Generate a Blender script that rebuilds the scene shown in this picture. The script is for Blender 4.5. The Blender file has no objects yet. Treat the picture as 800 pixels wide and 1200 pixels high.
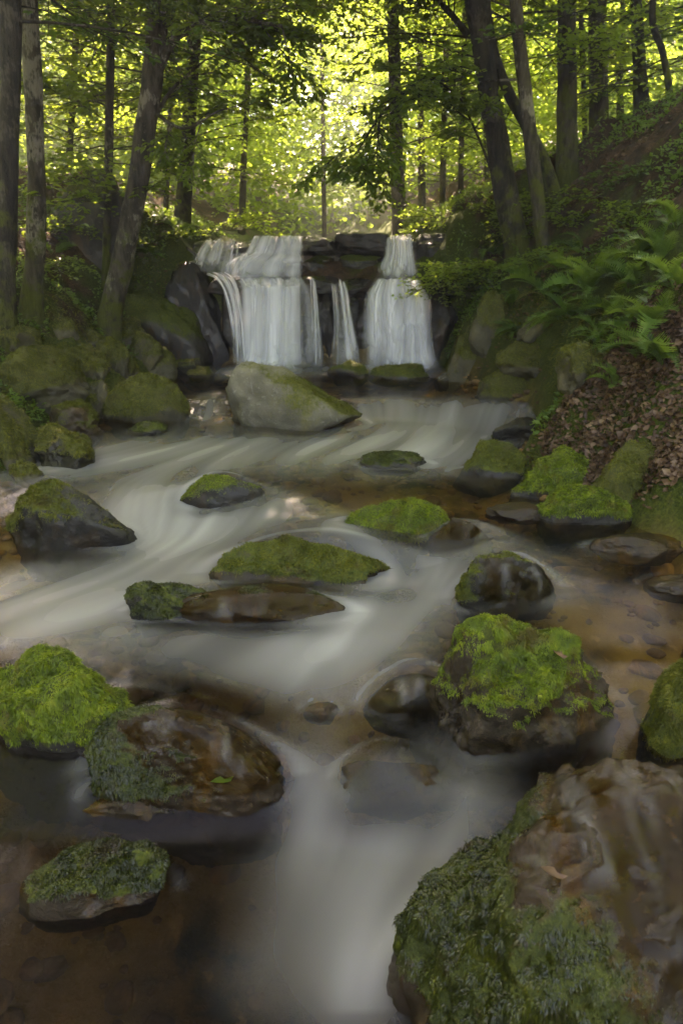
import bpy, math, random
import numpy as np
from mathutils import Vector

rng = np.random.default_rng(7)
random.seed(7)
R = math.radians
scene = bpy.context.scene
COL = scene.collection

# ------------------------------------------------------------------ camera
PITCH = R(20.2)
CAM = np.array([0.0, 0.0, 1.4])
cam_data = bpy.data.cameras.new("camera")
cam = bpy.data.objects.new("camera", cam_data)
COL.objects.link(cam)
cam.location = CAM
cam.rotation_euler = (math.pi / 2 - PITCH, 0, 0)
cam_data.sensor_fit = 'HORIZONTAL'
cam_data.sensor_width = 24.0
cam_data.lens = 24.0
cam_data.clip_start = 0.05
cam_data.clip_end = 500
cam_data.dof.use_dof = True
cam_data.dof.focus_distance = 2.8
cam_data.dof.aperture_fstop = 4.2
scene.camera = cam

# ------------------------------------------------------------------ sky, sun, exposure
SUN_AZ, SUN_EL = R(-14), R(50)
world = bpy.data.worlds.new("World")
scene.world = world
world.use_nodes = True
wn = world.node_tree.nodes
sky = wn.new("ShaderNodeTexSky")
sky.sky_type = 'NISHITA'
sky.sun_disc = False
sky.sun_elevation = SUN_EL
sky.sun_rotation = SUN_AZ
wn["Background"].inputs["Strength"].default_value = 0.10
world.node_tree.links.new(sky.outputs[0], wn["Background"].inputs[0])

sun_data = bpy.data.lights.new("sun", 'SUN')
sun_data.energy = 4.5
sun_data.angle = R(0.53)
sun_data.color = (1.0, 0.93, 0.80)
sun = bpy.data.objects.new("sun", sun_data)
COL.objects.link(sun)
SUN = np.array([math.sin(SUN_AZ) * math.cos(SUN_EL), math.cos(SUN_AZ) * math.cos(SUN_EL), math.sin(SUN_EL)])
sun.rotation_euler = Vector(SUN).to_track_quat('Z', 'Y').to_euler()
sun.location = SUN * 40

scene.view_settings.view_transform = 'Standard'
scene.view_settings.look = 'None'
scene.view_settings.exposure = 3.75
scene.view_settings.gamma = 1.0
scene.view_settings.use_white_balance = True      # camera balanced for open shade
scene.view_settings.white_balance_temperature = 8200
scene.view_settings.white_balance_tint = 27
scene.render.engine = 'CYCLES'
cy = scene.cycles
cy.use_denoising = True
cy.max_bounces = 8
cy.diffuse_bounces = 4
cy.glossy_bounces = 3
cy.transmission_bounces = 4
cy.transparent_max_bounces = 40
cy.sample_clamp_indirect = 6.0
cy.caustics_reflective = False
cy.caustics_refractive = False

# ------------------------------------------------------------------ numeric helpers
def _hash(ix, iy, iz):
    with np.errstate(over='ignore'):
        h = (ix.astype(np.uint32) * np.uint32(374761393) + iy.astype(np.uint32) * np.uint32(668265263)
             + iz.astype(np.uint32) * np.uint32(2246822519))
        h = (h ^ (h >> np.uint32(13))) * np.uint32(1274126177)
        h = (h ^ (h >> np.uint32(16))) * np.uint32(2654435761)
        h = h ^ (h >> np.uint32(15))
    return h.astype(np.float64) / 4294967295.0

def vnoise(p):
    p = np.asarray(p, float) + 1000.0
    i = np.floor(p).astype(np.int64)
    f = p - i
    f = f * f * f * (f * (f * 6 - 15) + 10)
    out = 0
    for dx in (0, 1):
        wx = f[:, 0] if dx else 1 - f[:, 0]
        for dy in (0, 1):
            wy = f[:, 1] if dy else 1 - f[:, 1]
            for dz in (0, 1):
                wz = f[:, 2] if dz else 1 - f[:, 2]
                out = out + wx * wy * wz * _hash(i[:, 0] + dx, i[:, 1] + dy, i[:, 2] + dz)
    return out * 2 - 1

def fbm(p, octs=4, gain=0.5, lac=2.03):
    p = np.asarray(p, float)
    a, s, t = 1.0, 0, 0
    for k in range(octs):
        s = s + a * vnoise(p * lac ** k + 17.3 * k)
        t += a
        a *= gain
    return s / t

def fbm2(x, y, freq, octs=4, seed=0.0):
    x = np.asarray(x, float); y = np.asarray(y, float)
    sh = np.broadcast(x, y).shape
    x = np.broadcast_to(x, sh).ravel(); y = np.broadcast_to(y, sh).ravel()
    return fbm(np.stack([x * freq, y * freq, np.full_like(x, seed)], 1), octs).reshape(sh)

def sst(a, b, x):
    t = np.clip((x - a) / (b - a), 0, 1)
    return t * t * (3 - 2 * t)

def norm(v):
    return v / np.maximum(np.linalg.norm(v, axis=-1, keepdims=True), 1e-9)

SP, CP = math.sin(PITCH), math.cos(PITCH)
def project(P):
    d = P - CAM
    depth = d[:, 1] * CP - d[:, 2] * SP
    up = d[:, 1] * SP + d[:, 2] * CP
    depth = np.maximum(depth, 1e-3)
    return 400 + 800 * d[:, 0] / depth, 600 - 800 * up / depth

def ray(px, py):
    a, b = (px - 400) / 800, (600 - py) / 800
    return np.array([a, CP + b * SP, -SP + b * CP])

def at_z(px, py, z):            # point of the place seen there at height z
    d = ray(px, py)
    return CAM + d * ((z - CAM[2]) / d[2])

def at_y(px, py, y):            # same at distance y
    d = ray(px, py)
    return CAM + d * (y / d[1])

# ------------------------------------------------------------------ water level of the stream (x, y) -> z
def interp(x, xs, ys):
    return np.interp(x, xs, ys)

def water_base(x, y):
    x = np.asarray(x, float); y = np.asarray(y, float)
    w = fbm2(x, y, 0.9, 2, 3.1)
    yA = interp(x, [-2.5, -1.3, 0.3, 0.9, 1.6, 2.4], [7.3, 7.25, 7.2, 7.0, 6.5, 6.2]) + 0.25 * w
    yB = interp(x, [-2.5, -1.0, -0.2, 0.4, 1.0, 2.2], [4.45, 4.35, 4.0, 3.55, 3.1, 2.9]) + 0.15 * w
    yC = interp(x, [-2.0, -0.9, 0.0, 0.5, 1.0, 1.8], [2.35, 2.30, 2.60, 2.35, 2.25, 2.2]) + 0.10 * w
    yD = interp(x, [-2.0, -0.8, -0.1, 0.4, 1.0], [2.05, 1.95, 1.92, 1.85, 1.6]) + 0.06 * w
    z = -0.15 * sst(-0.32, 0.32, yA - y)
    z = z - 0.10 * sst(-0.45, 0.45, yB - y)
    z = z - 0.13 * sst(-0.35, 0.35, yC - y)
    z = z - 0.12 * sst(-0.16, 0.16, yD - y)
    return z

def at_water(px, py):
    z = -0.1
    for _ in range(12):
        p = at_z(px, py, z)
        z = 0.5 * z + 0.5 * float(water_base(p[0], p[1]))
    return at_z(px, py, z)

# ------------------------------------------------------------------ scene-object helpers
def mesh(name, V, F, mats, smooth=True, attrs=None, fmat=None, uv=None):
    V = np.asarray(V, np.float32)
    me = bpy.data.meshes.new(name)
    groups = F if isinstance(F, list) else [F]
    groups = [np.asarray(g, np.int32) for g in groups if len(g)]
    me.vertices.add(len(V))
    me.vertices.foreach_set("co", V.ravel())
    nl = sum(g.size for g in groups); npg = sum(len(g) for g in groups)
    me.loops.add(nl); me.polygons.add(npg)
    me.loops.foreach_set("vertex_index", np.concatenate([g.ravel() for g in groups]))
    tot = np.concatenate([np.full(len(g), g.shape[1], np.int32) for g in groups])
    st = np.concatenate([[0], np.cumsum(tot)[:-1]]).astype(np.int32)
    me.polygons.foreach_set("loop_start", st)
    me.polygons.foreach_set("loop_total", tot)
    me.polygons.foreach_set("use_smooth", np.full(npg, smooth))
    for m in (mats if isinstance(mats, (list, tuple)) else [mats]):
        me.materials.append(m)
    if fmat is not None:
        me.polygons.foreach_set("material_index", np.asarray(fmat, np.int32))
    for k, a in (attrs or {}).items():
        at = me.attributes.new(k, 'FLOAT', 'POINT')
        at.data.foreach_set("value", np.asarray(a, np.float32))
    if uv is not None:
        lay = me.attributes.new("flow_uv", 'FLOAT_VECTOR', 'POINT')
        u3 = np.zeros((len(V), 3), np.float32); u3[:, :2] = uv
        lay.data.foreach_set("vector", u3.ravel())
    me.update(calc_edges=True)
    return me

def obj(name, me, parent=None, loc=(0, 0, 0)):
    o = bpy.data.objects.new(name, me)
    COL.objects.link(o)
    o.location = loc
    if parent is not None:
        o.parent = parent
    return o

def tag(o, label, cat=None, group=None, kind=None):
    if label: o["label"] = label
    if cat: o["category"] = cat
    if group: o["group"] = group
    if kind: o["kind"] = kind
    return o

def thing(name, label, cat, loc, group=None):
    o = obj(name, None, None, loc)
    o.empty_display_size = 0.1
    return tag(o, label, cat, group)

class Geo:
    """collects triangles and quads into one mesh"""
    def __init__(s): s.V, s.T, s.Q, s.n, s.tm, s.qm = [], [], [], 0, [], []
    def add(s, V, T=None, Q=None, mi=0):
        V = np.asarray(V, float)
        s.V.append(V)
        if T is not None and len(T): s.T.append(np.asarray(T) + s.n); s.tm.append(np.full(len(T), mi))
        if Q is not None and len(Q): s.Q.append(np.asarray(Q) + s.n); s.qm.append(np.full(len(Q), mi))
        s.n += len(V)
    def build(s, name, mats, off=(0, 0, 0), smooth=True):
        V = np.concatenate(s.V) - np.asarray(off)
        F, fm = [], []
        if s.T: F.append(np.concatenate(s.T)); fm.append(np.concatenate(s.tm))
        if s.Q: F.append(np.concatenate(s.Q)); fm.append(np.concatenate(s.qm))
        return mesh(name, V, F, mats, smooth, fmat=np.concatenate(fm))

def tube(pts, rad, seg=10, wob=0.0, seed=0.0):
    """closed tube along a polyline -> V, Q"""
    pts = np.asarray(pts, float); rad = np.asarray(rad, float)
    n = len(pts)
    t = norm(np.gradient(pts, axis=0))
    ref = np.array([0.0, 1.0, 0.0]) if abs(t[0][1]) < 0.8 else np.array([1.0, 0, 0])
    a = norm(np.cross(t, ref)); b = np.cross(t, a)
    th = np.linspace(0, 2 * np.pi, seg, endpoint=False)
    ring = np.cos(th)[None, :, None] * a[:, None, :] + np.sin(th)[None, :, None] * b[:, None, :]
    r = np.repeat(rad[:, None], seg, 1)
    if wob:
        P = pts[:, None, :] + ring * rad[:, None, None]
        r = r * (1 + wob * fbm((P.reshape(-1, 3)) * np.array([6, 6, 2.2]) + seed, 3).reshape(n, seg))
    V = (pts[:, None, :] + ring * r[..., None]).reshape(-1, 3)
    i = np.arange(n - 1)[:, None] * seg; j = np.arange(seg)[None, :]; k = (j + 1) % seg
    Q = np.stack([i + j, i + k, i + seg + k, i + seg + j], -1).reshape(-1, 4)
    return V, Q

def spline(P, n):
    """Catmull-Rom through rows of P (any number of columns)"""
    P = np.asarray(P, float)
    P = np.vstack([2 * P[0] - P[1], P, 2 * P[-1] - P[-2]])
    m = len(P) - 3
    s = np.linspace(0, m - 1e-6, n); i = s.astype(int); t = (s - i)[:, None]
    p0, p1, p2, p3 = P[i], P[i + 1], P[i + 2], P[i + 3]
    return 0.5 * ((2 * p1) + (-p0 + p2) * t + (2 * p0 - 5 * p1 + 4 * p2 - p3) * t ** 2 + (-p0 + 3 * p1 - 3 * p2 + p3) * t ** 3)

# ------------------------------------------------------------------ materials
def mat(name):
    m = bpy.data.materials.new(name); m.use_nodes = True
    nt = m.node_tree; nt.nodes.clear()
    out = nt.nodes.new("ShaderNodeOutputMaterial")
    return m, nt, out
class N:
    def __init__(s, nt): s.nt = nt
    def __call__(s, kind, ins=None, **props):
        n = s.nt.nodes.new("ShaderNode" + kind)
        for k, v in props.items(): setattr(n, k, v)
        for k, v in (ins or {}).items():
            if isinstance(v, bpy.types.NodeSocket): s.nt.links.new(v, n.inputs[k])
            else: n.inputs[k].default_value = v
        return n
    def attr(s, name): return s("Attribute", attribute_name=name).outputs["Fac"]
    def math(s, op, a, b=0.0, clamp=False):
        return s("Math", {0: a, 1: b}, operation=op, use_clamp=clamp).outputs[0]
    def mix(s, f, a, b):
        n = s("Mix", data_type='RGBA')
        for idx, v in ((0, f), (6, a), (7, b)):
            if isinstance(v, bpy.types.NodeSocket): s.nt.links.new(v, n.inputs[idx])
            else: n.inputs[idx].default_value = v
        return n.outputs[2]
    def noise(s, vec, scale, detail=4, rough=0.55, dist=0.0):
        return s("TexNoise", {"Vector": vec, "Scale": scale, "Detail": detail, "Roughness": rough, "Distortion": dist}).outputs["Fac"]
    def ramp(s, f, stops, interp='LINEAR'):
        n = s("ValToRGB", {0: f}); cr = n.color_ramp; cr.interpolation = interp
        while len(cr.elements) < len(stops): cr.elements.new(0.5)
        for e, (p, c) in zip(cr.elements, stops):
            e.position = p; e.color = c if len(c) == 4 else (*c, 1)
        return n.outputs["Color"]
    def remap(s, f, a, b, c=0.0, d=1.0):
        return s("MapRange", {0: f, 1: a, 2: b, 3: c, 4: d}, interpolation_type='SMOOTHSTEP').outputs[0]
    def obco(s, scale=(1, 1, 1)):
        t = s("TexCoord").outputs["Object"]
        return s("Mapping", {"Vector": t, "Scale": scale}).outputs[0]
    def pos(s, scale=(1, 1, 1)):
        t = s("NewGeometry").outputs["Position"]
        return s("Mapping", {"Vector": t, "Scale": scale}).outputs[0]
    def bump(s, h, strength, dist=0.02, normal=None):
        d = {"Height": h, "Strength": strength, "Distance": dist}
        if normal is not None: d["Normal"] = normal
        return s("Bump", d).outputs[0]

def c4(r, g, b): return (r, g, b, 1.0)

def leaf_material(name, stops, trans, tfac=0.5, rough=0.45, spec=0.3, clump=1.3, cw=0.3, brown=None):
    m, nt, out = mat(name); n = N(nt)
    rnd = n("NewGeometry").outputs["Random Per Island"]
    big = n.remap(n.noise(n.pos(), clump, 3), 0.28, 0.72)
    rnd = n.math('FRACT', n.math('ADD', rnd, n('ObjectInfo').outputs['Random']))
    f = n.math('ADD', n.math('MULTIPLY', rnd, 1 - cw), n.math('MULTIPLY', big, cw))
    col = n.ramp(f, stops)
    if brown: col = n.mix(n.remap(n.noise(n.pos(), 7.0, 4, .6), .54, .68), col, n.mix(rnd, (*brown, 1), (brown[0] * .4, brown[1] * .4, brown[2] * .4, 1)))
    pb = n("BsdfPrincipled", {"Base Color": col, "Roughness": rough, "Specular IOR Level": spec})
    tc = n.mix(0.5, n.mix(1.0, col, trans), trans)
    tr = n("BsdfTranslucent", {"Color": tc})
    mx = n("MixShader", {0: tfac, 1: pb.outputs[0], 2: tr.outputs[0]})
    nt.links.new(mx.outputs[0], out.inputs[0])
    return m

M = {}
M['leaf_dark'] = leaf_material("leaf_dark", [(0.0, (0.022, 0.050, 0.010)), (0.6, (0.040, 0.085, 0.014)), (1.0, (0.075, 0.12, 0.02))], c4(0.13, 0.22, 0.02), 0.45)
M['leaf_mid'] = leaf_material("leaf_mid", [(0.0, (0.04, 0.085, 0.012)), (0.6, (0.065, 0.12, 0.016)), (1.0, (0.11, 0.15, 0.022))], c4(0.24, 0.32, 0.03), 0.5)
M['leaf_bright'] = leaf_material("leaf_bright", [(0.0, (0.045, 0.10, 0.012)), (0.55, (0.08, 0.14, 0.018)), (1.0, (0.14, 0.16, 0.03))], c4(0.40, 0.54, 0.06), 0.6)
M['fern'] = leaf_material("fern_green", [(0.0, (0.035, 0.085, 0.014)), (0.6, (0.075, 0.15, 0.024)), (1.0, (0.13, 0.19, 0.04))], c4(0.26, 0.38, 0.05), 0.4)
M['fern_dark'] = leaf_material("fern_dark", [(0.0, (0.02, 0.05, 0.010)), (0.6, (0.04, 0.085, 0.016)), (1.0, (0.08, 0.12, 0.025))], c4(0.15, 0.24, 0.03), 0.35)
M['fern_old'] = leaf_material("fern_old", [(0.0, (0.06, 0.045, 0.012)), (0.5, (0.12, 0.12, 0.02)), (1.0, (0.16, 0.09, 0.03))], c4(0.3, 0.25, 0.05), 0.35)
M['moss_blade'] = leaf_material("moss_blade", [(0.0, (0.022, 0.036, 0.004)), (0.35, (0.065, 0.105, 0.008)), (0.7, (0.16, 0.225, 0.014)), (1.0, (0.32, 0.34, 0.03))], c4(0.40, 0.45, 0.04), 0.3, 0.5, 0.3, 14, 0.55, (0.13, 0.10, 0.02))
M['moss_dark'] = leaf_material("moss_dark", [(0.0, (0.006, 0.010, 0.003)), (0.5, (0.022, 0.030, 0.005)), (0.85, (0.055, 0.066, 0.008)), (1.0, (0.15, 0.15, 0.018))], c4(0.14, 0.15, 0.02), 0.2, 0.28, 0.4, 14, 0.6, (0.035, 0.025, 0.012))
M['moss_olive'] = leaf_material("moss_olive", [(0.0, (0.025, 0.032, 0.006)), (0.5, (0.08, 0.092, 0.010)), (1.0, (0.19, 0.18, 0.022))], c4(0.25, 0.25, 0.03), 0.25, 0.5, 0.25, 12, 0.5, (0.10, 0.075, 0.025))
M['litter'] = leaf_material("dead_leaf", [(0.0, (0.022, 0.013, 0.008)), (0.35, (0.062, 0.034, 0.018)), (0.75, (0.135, 0.078, 0.042)), (1.0, (0.25, 0.17, 0.10))], c4(0.2, 0.1, 0.04), 0.15, 0.5, 0.3, 5, 0.35)

def rock_material(name, base, ochre, pale, moss=((0.03, 0.045, 0.006), (0.11, 0.125, 0.012)), rough=0.75):
    m, nt, out = mat(name); n = N(nt)
    p = n.pos()
    f1 = n.noise(p, 3.5, 6, 0.6)
    f2 = n.noise(p, 22, 5, 0.65)
    f3 = n.noise(n.pos((2.2, 0.8, 1.2)), 1.9, 6, 0.62, 0.8)
    col = n.mix(n.remap(f1, 0.35, 0.7), (*[c * 0.55 for c in base], 1), (*base, 1))
    col = n.mix(n.remap(f3, 0.50, 0.68), col, (*ochre, 1))
    col = n.mix(n.math('MULTIPLY', n.remap(f2, 0.56, 0.72), 0.7), col, (*pale, 1))
    mo = n.attr("moss"); wet = n.attr("wet")
    mm = n.math('ADD', mo, n.math('MULTIPLY', n.math('SUBTRACT', f2, 0.5), 0.9))
    mm = n.remap(mm, 0.32, 0.62)
    mcol = n.mix(n.remap(n.noise(p, 60, 4, 0.7), 0.3, 0.7), (*moss[0], 1), (*moss[1], 1))
    mcol = n.mix(n.remap(n.noise(p, 5, 3), 0.35, 0.7), mcol, n.mix(0.5, mcol, (*moss[0], 1)))
    wetc = n.mix(1.0, col, col)
    dark = n("Hsv" if False else "HueSaturation", {"Color": col, "Saturation": 1.2, "Value": 0.24}).outputs[0]
    col = n.mix(wet, col, dark)
    col = n.mix(mm, col, mcol)
    nomoss = n.math('SUBTRACT', 1.0, mm)
    wr = n.math('MULTIPLY', wet, nomoss)
    rr = n.math('SUBTRACT', rough, n.math('MULTIPLY', wr, rough - 0.13))
    h = n.math('ADD', n.math('MULTIPLY', f2, 0.6), n.math('MULTIPLY', n.noise(p, 60, 5, 0.8), 0.6))
    h = n.math('ADD', h, n.math('MULTIPLY', n.noise(p, 7, 8, 0.72), 0.8))
    nb = n.bump(h, 0.7, 0.022)
    pb = n("BsdfPrincipled", {"Base Color": col, "Roughness": rr, "Normal": nb, "Specular IOR Level": 0.35})
    nt.links.new(n.math('MULTIPLY', wr, 0.15), pb.inputs["Coat Weight"])
    pb.inputs["Coat Roughness"].default_value = 0.07
    nt.links.new(pb.outputs[0], out.inputs[0])
    return m
M['rock_dark'] = rock_material("rock_dark", (0.085, 0.078, 0.066), (0.13, 0.085, 0.045), (0.17, 0.16, 0.14))
M['rock_pale'] = rock_material("rock_pale", (0.24, 0.22, 0.16), (0.21, 0.19, 0.075), (0.38, 0.36, 0.29), ((0.06, 0.065, 0.012), (0.17, 0.165, 0.025)))
M['rock_brown'] = rock_material("rock_brown", (0.12, 0.085, 0.05), (0.24, 0.13, 0.045), (0.25, 0.19, 0.12))
M['rock_wetbrown'] = rock_material("rock_wetbrown", (0.12, 0.072, 0.032), (0.27, 0.15, 0.045), (0.20, 0.13, 0.065), ((0.02, 0.03, 0.005), (0.075, 0.09, 0.012)))
M['rock_olive'] = rock_material("rock_olive", (0.10, 0.09, 0.05), (0.12, 0.10, 0.04), (0.18, 0.16, 0.10), ((0.035, 0.042, 0.008), (0.115, 0.11, 0.016)))

def bark_material(name, base, dark, pale, moss_amt):
    m, nt, out = mat(name); n = N(nt)
    p = n.pos((1, 1, 0.28)); q = n.pos()
    f1 = n.noise(p, 14, 6, 0.65); f2 = n.noise(q, 3.0, 4, 0.6); f3 = n.noise(p, 40, 4, 0.7)
    col = n.mix(n.remap(f1, 0.35, 0.65), (*dark, 1), (*base, 1))
    col = n.mix(n.remap(n.math('ADD', f2, n.math('MULTIPLY', n.math('SUBTRACT', f3, .5), .5)), 0.55, 0.64), col, (*pale, 1))
    z = n("SeparateXYZ", {0: n("TexCoord").outputs["Object"]}).outputs[2]
    mz = n.math('SUBTRACT', moss_amt, n.math('MULTIPLY', z, 0.22))
    mm = n.remap(n.math('ADD', mz, n.math('MULTIPLY', n.math('SUBTRACT', n.noise(q, 6, 5, 0.65), 0.5), 1.6)), 0.3, 0.6)
    col = n.mix(mm, col, n.mix(f3, c4(0.03, 0.04, 0.006), c4(0.10, 0.11, 0.015)))
    nb = n.bump(n.math('ADD', f1, n.math('MULTIPLY', f3, 0.6)), 1.0, 0.05)
    pb = n("BsdfPrincipled", {"Base Color": col, "Roughness": 0.85, "Normal": nb, "Specular IOR Level": 0.25})
    nt.links.new(pb.outputs[0], out.inputs[0])
    return m
M['bark'] = bark_material("bark_beech", (0.085, 0.072, 0.05), (0.022, 0.018, 0.012), (0.21, 0.19, 0.15), 0.62)
M['bark_dark'] = bark_material("bark_dark", (0.042, 0.035, 0.023), (0.012, 0.010, 0.007), (0.075, 0.065, 0.045), 0.55)
M['bark_far'] = bark_material("bark_far", (0.06, 0.052, 0.034), (0.02, 0.017, 0.011), (0.10, 0.09, 0.06), 0.35)

def soil_material():
    m, nt, out = mat("forest_soil"); n = N(nt)
    p = n.pos()
    f1 = n.noise(p, 2.2, 5, 0.6); f2 = n.noise(p, 18, 6, 0.7); f3 = n.noise(p, 55, 4, 0.7)
    soil = n.mix(n.remap(f2, 0.3, 0.7), c4(0.022, 0.015, 0.009), c4(0.085, 0.052, 0.028))
    lit = n.mix(n.remap(f3, 0.35, 0.65), c4(0.05, 0.028, 0.015), c4(0.15, 0.085, 0.042))
    col = n.mix(n.remap(n.noise(p, 4.0, 4, 0.6), 0.45, 0.62), soil, lit)
    mcol = n.mix(n.remap(f3, 0.3, 0.7), c4(0.022, 0.035, 0.006), c4(0.08, 0.10, 0.012))
    col = n.mix(n.remap(n.math('ADD', f1, n.math('MULTIPLY', n.attr("moss"), 0.35)), 0.56, 0.72), col, mcol)
    bed = n.mix(n.remap(n.noise(p, 5, 4, 0.6, 0.5), 0.35, 0.65), c4(0.016, 0.011, 0.005), c4(0.17, 0.115, 0.04))
    bed = n.mix(n.remap(n.noise(p, 1.3, 3, 0.5), 0.45, 0.62), bed, c4(0.24, 0.17, 0.05))
    bed = n.mix(n.remap(n.noise(p, 7, 3, 0.5, 0.4), 0.60, 0.68), bed, c4(0.30, 0.21, 0.10))
    col = n.mix(n.attr("bed"), col, bed)
    h = n.math('ADD', f2, n.math('MULTIPLY', f3, 0.5))
    nb = n.bump(h, 0.9, 0.05)
    pb = n("BsdfPrincipled", {"Base Color": col, "Roughness": 0.9, "Normal": nb, "Specular IOR Level": 0.2})
    nt.links.new(pb.outputs[0], out.inputs[0])
    return m
M['soil'] = soil_material()

def water_material():
    """clear brown stream water with silky foam streaks ("foam" says how much)"""
    m, nt, out = mat("stream_water"); n = N(nt)
    foam = n.attr("foam"); st = n.attr("streak")
    clear = n("BsdfTransparent", {"Color": n.mix(n.remap(n.attr("depth"), 0.1, 0.6), c4(0.82, 0.72, 0.48), c4(0.30, 0.22, 0.11))})
    mcol = n.mix(n.math('POWER', st, 1.0, True), c4(0.16, 0.16, 0.14), c4(0.68, 0.69, 0.70))
    milk = n("BsdfDiffuse", {"Color": mcol})
    milk2 = n("BsdfTranslucent", {"Color": mcol})
    milkm = n("MixShader", {0: 0.25, 1: milk.outputs[0], 2: milk2.outputs[0]})
    body = n("MixShader", {0: foam, 1: clear.outputs[0], 2: milkm.outputs[0]})
    nb = n.bump(n.math('ADD', st, n.math('MULTIPLY', n.noise(n.pos((1, .45, 1)), 9, 3, 0.5), 0.5)), 0.25, 0.02)
    rough = n.math('ADD', 0.14, n.math('MULTIPLY', foam, 0.25))
    gl = n("BsdfGlossy", {"Color": c4(1, 1, 1), "Roughness": rough, "Normal": nb})
    fr = n("Fresnel", {"IOR": 1.33, "Normal": nb})
    fin = n("MixShader", {0: n.math('MULTIPLY', fr.outputs[0], 0.30), 1: body.outputs[0], 2: gl.outputs[0]})
    nt.links.new(fin.outputs[0], out.inputs[0])
    return m
M['water'] = water_material()

def veil_material():
    m, nt, out = mat("falling_water"); n = N(nt)
    uv = n("Attribute", attribute_name="flow_uv").outputs["Vector"]
    v1 = n("Mapping", {"Vector": uv, "Scale": (22, 1.2, 1)}).outputs[0]
    v2 = n("Mapping", {"Vector": uv, "Scale": (75, 1.6, 1)}).outputs[0]
    s1 = n.noise(v1, 1.0, 3, 0.6); s2 = n.noise(v2, 1.0, 2, 0.5)
    s = n.math('ADD', n.math('MULTIPLY', s1, 0.65), n.math('MULTIPLY', s2, 0.35))
    d = n.attr("dens")
    a = n.math('MULTIPLY', d, n.remap(s, 0.25, 0.65, 0.45, 1.0), True)
    col = n.mix(n.remap(s, 0.3, 0.7), c4(0.86, 0.88, 0.90), c4(0.97, 0.97, 0.97))
    di = n("BsdfDiffuse", {"Color": col}); tr = n("BsdfTranslucent", {"Color": col})
    mk = n("MixShader", {0: 0.2, 1: di.outputs[0], 2: tr.outputs[0]})
    cl = n("BsdfTransparent", {"Color": c4(0.97, 0.97, 0.97)})
    fin = n("MixShader", {0: a, 1: cl.outputs[0], 2: mk.outputs[0]})
    nt.links.new(fin.outputs[0], out.inputs[0])
    return m
M['veil'] = veil_material()

# ------------------------------------------------------------------ terrain
def edge_left(y):  return interp(y, [-5, 1, 2.5, 4, 5.2, 6.5, 8, 9.5, 10.4, 12, 20, 60], [-2.8, -2.7, -2.7, -2.75, -2.55, -2.65, -2.35, -2.35, -2.3, -1.9, -1.5, -1.5])
def edge_right(y): return interp(y, [-5, 1, 2.5, 3.8, 4.4, 5, 5.5, 6, 7, 8, 9.5, 10.4, 12, 20, 60], [2.3, 2.25, 2.15, 1.9, 1.40, 1.30, 1.45, 1.75, 1.95, 1.7, 1.42, 1.35, 1.0, 0.6, 0.6])

POOLS = [(*at_water(a, b)[:2], r, d) for a, b, r, d in ((110, 1110, .55, .35), (60, 960, .4, .25), (330, 1010, .35, .25), (260, 770, .45, .25), (620, 870, .3, .2), (470, 1150, .5, .3))]
def terrain_z(x, y):
    x = np.asarray(x, float); y = np.asarray(y, float)
    up = sst(9.9, 10.5, y)
    base = water_base(x, np.minimum(y, 9.9)) * (1 - up) + up * (1.62 + 0.035 * np.maximum(y - 10.5, 0))
    wob = 0.18 * fbm2(x, y, 0.8, 3, 9.0)
    dl = edge_left(y) - x + wob
    dr = x - edge_right(y) + wob
    f = 1 - 0.62 * sst(9.2, 11.0, y)
    hl = np.where(dl > 0, f * (1.0 * np.minimum(dl, 2.6) + 0.35 * np.maximum(dl - 2.6, 0)), 0)
    rs = interp(y, [0, 4, 5, 7, 9], [1.0, 1.15, 1.25, 1.3, 1.25])
    hr = np.where(dr > 0, f * (rs * np.minimum(dr, 2.1) + 0.45 * np.maximum(dr - 2.1, 0) + 0.42 * sst(0, .3, dr) * sst(5.6, 6.6, y)), 0)
    hl = hl + 0.75 * np.exp(-((x + 3.3) / 0.45) ** 2 - ((y - 9.9) / 0.7) ** 2)
    inside = sst(-0.05, 0.35, np.minimum(-dl, -dr))
    bank = np.maximum(hl, hr)
    z = base + bank - 0.24 * inside + 0.04 * fbm2(x, y, 3.0, 3, 4.0) + (1 - inside) * (0.20 * fbm2(x, y, 1.6, 4, 21.0) + 0.11 * fbm2(x, y, 5.0, 3, 31.0))
    for px, py, r, d in POOLS: z = z - d * np.exp(-((x - px) ** 2 + (y - py) ** 2) / r ** 2)
    far = np.minimum(np.maximum(np.abs(x) - 14, 0) * 0.12 + np.maximum(y - 24, 0) * 0.10, 5)
    return z + far

def meet_ground(px, py, y0=3.0, y1=13.0):
    yy = np.arange(y0, y1, 0.03)
    q = CAM + ray(px, py)[None] * (yy / ray(px, py)[1])[:, None]
    hit = np.nonzero(q[:, 2] < np.maximum(terrain_z(q[:, 0], q[:, 1]), water_base(q[:, 0], q[:, 1])))[0]
    return q[hit[0]] if len(hit) else None

def axis(dense_lo, dense_hi, step, lo, hi, ratio=1.09):
    a = list(np.arange(dense_lo, dense_hi + 1e-6, step))
    s = step
    while a[-1] < hi: s *= ratio; a.append(a[-1] + s)
    s = step; b = []
    v = dense_lo
    while v > lo: s *= ratio; v -= s; b.append(v)
    return np.array(b[::-1] + a)

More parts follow.
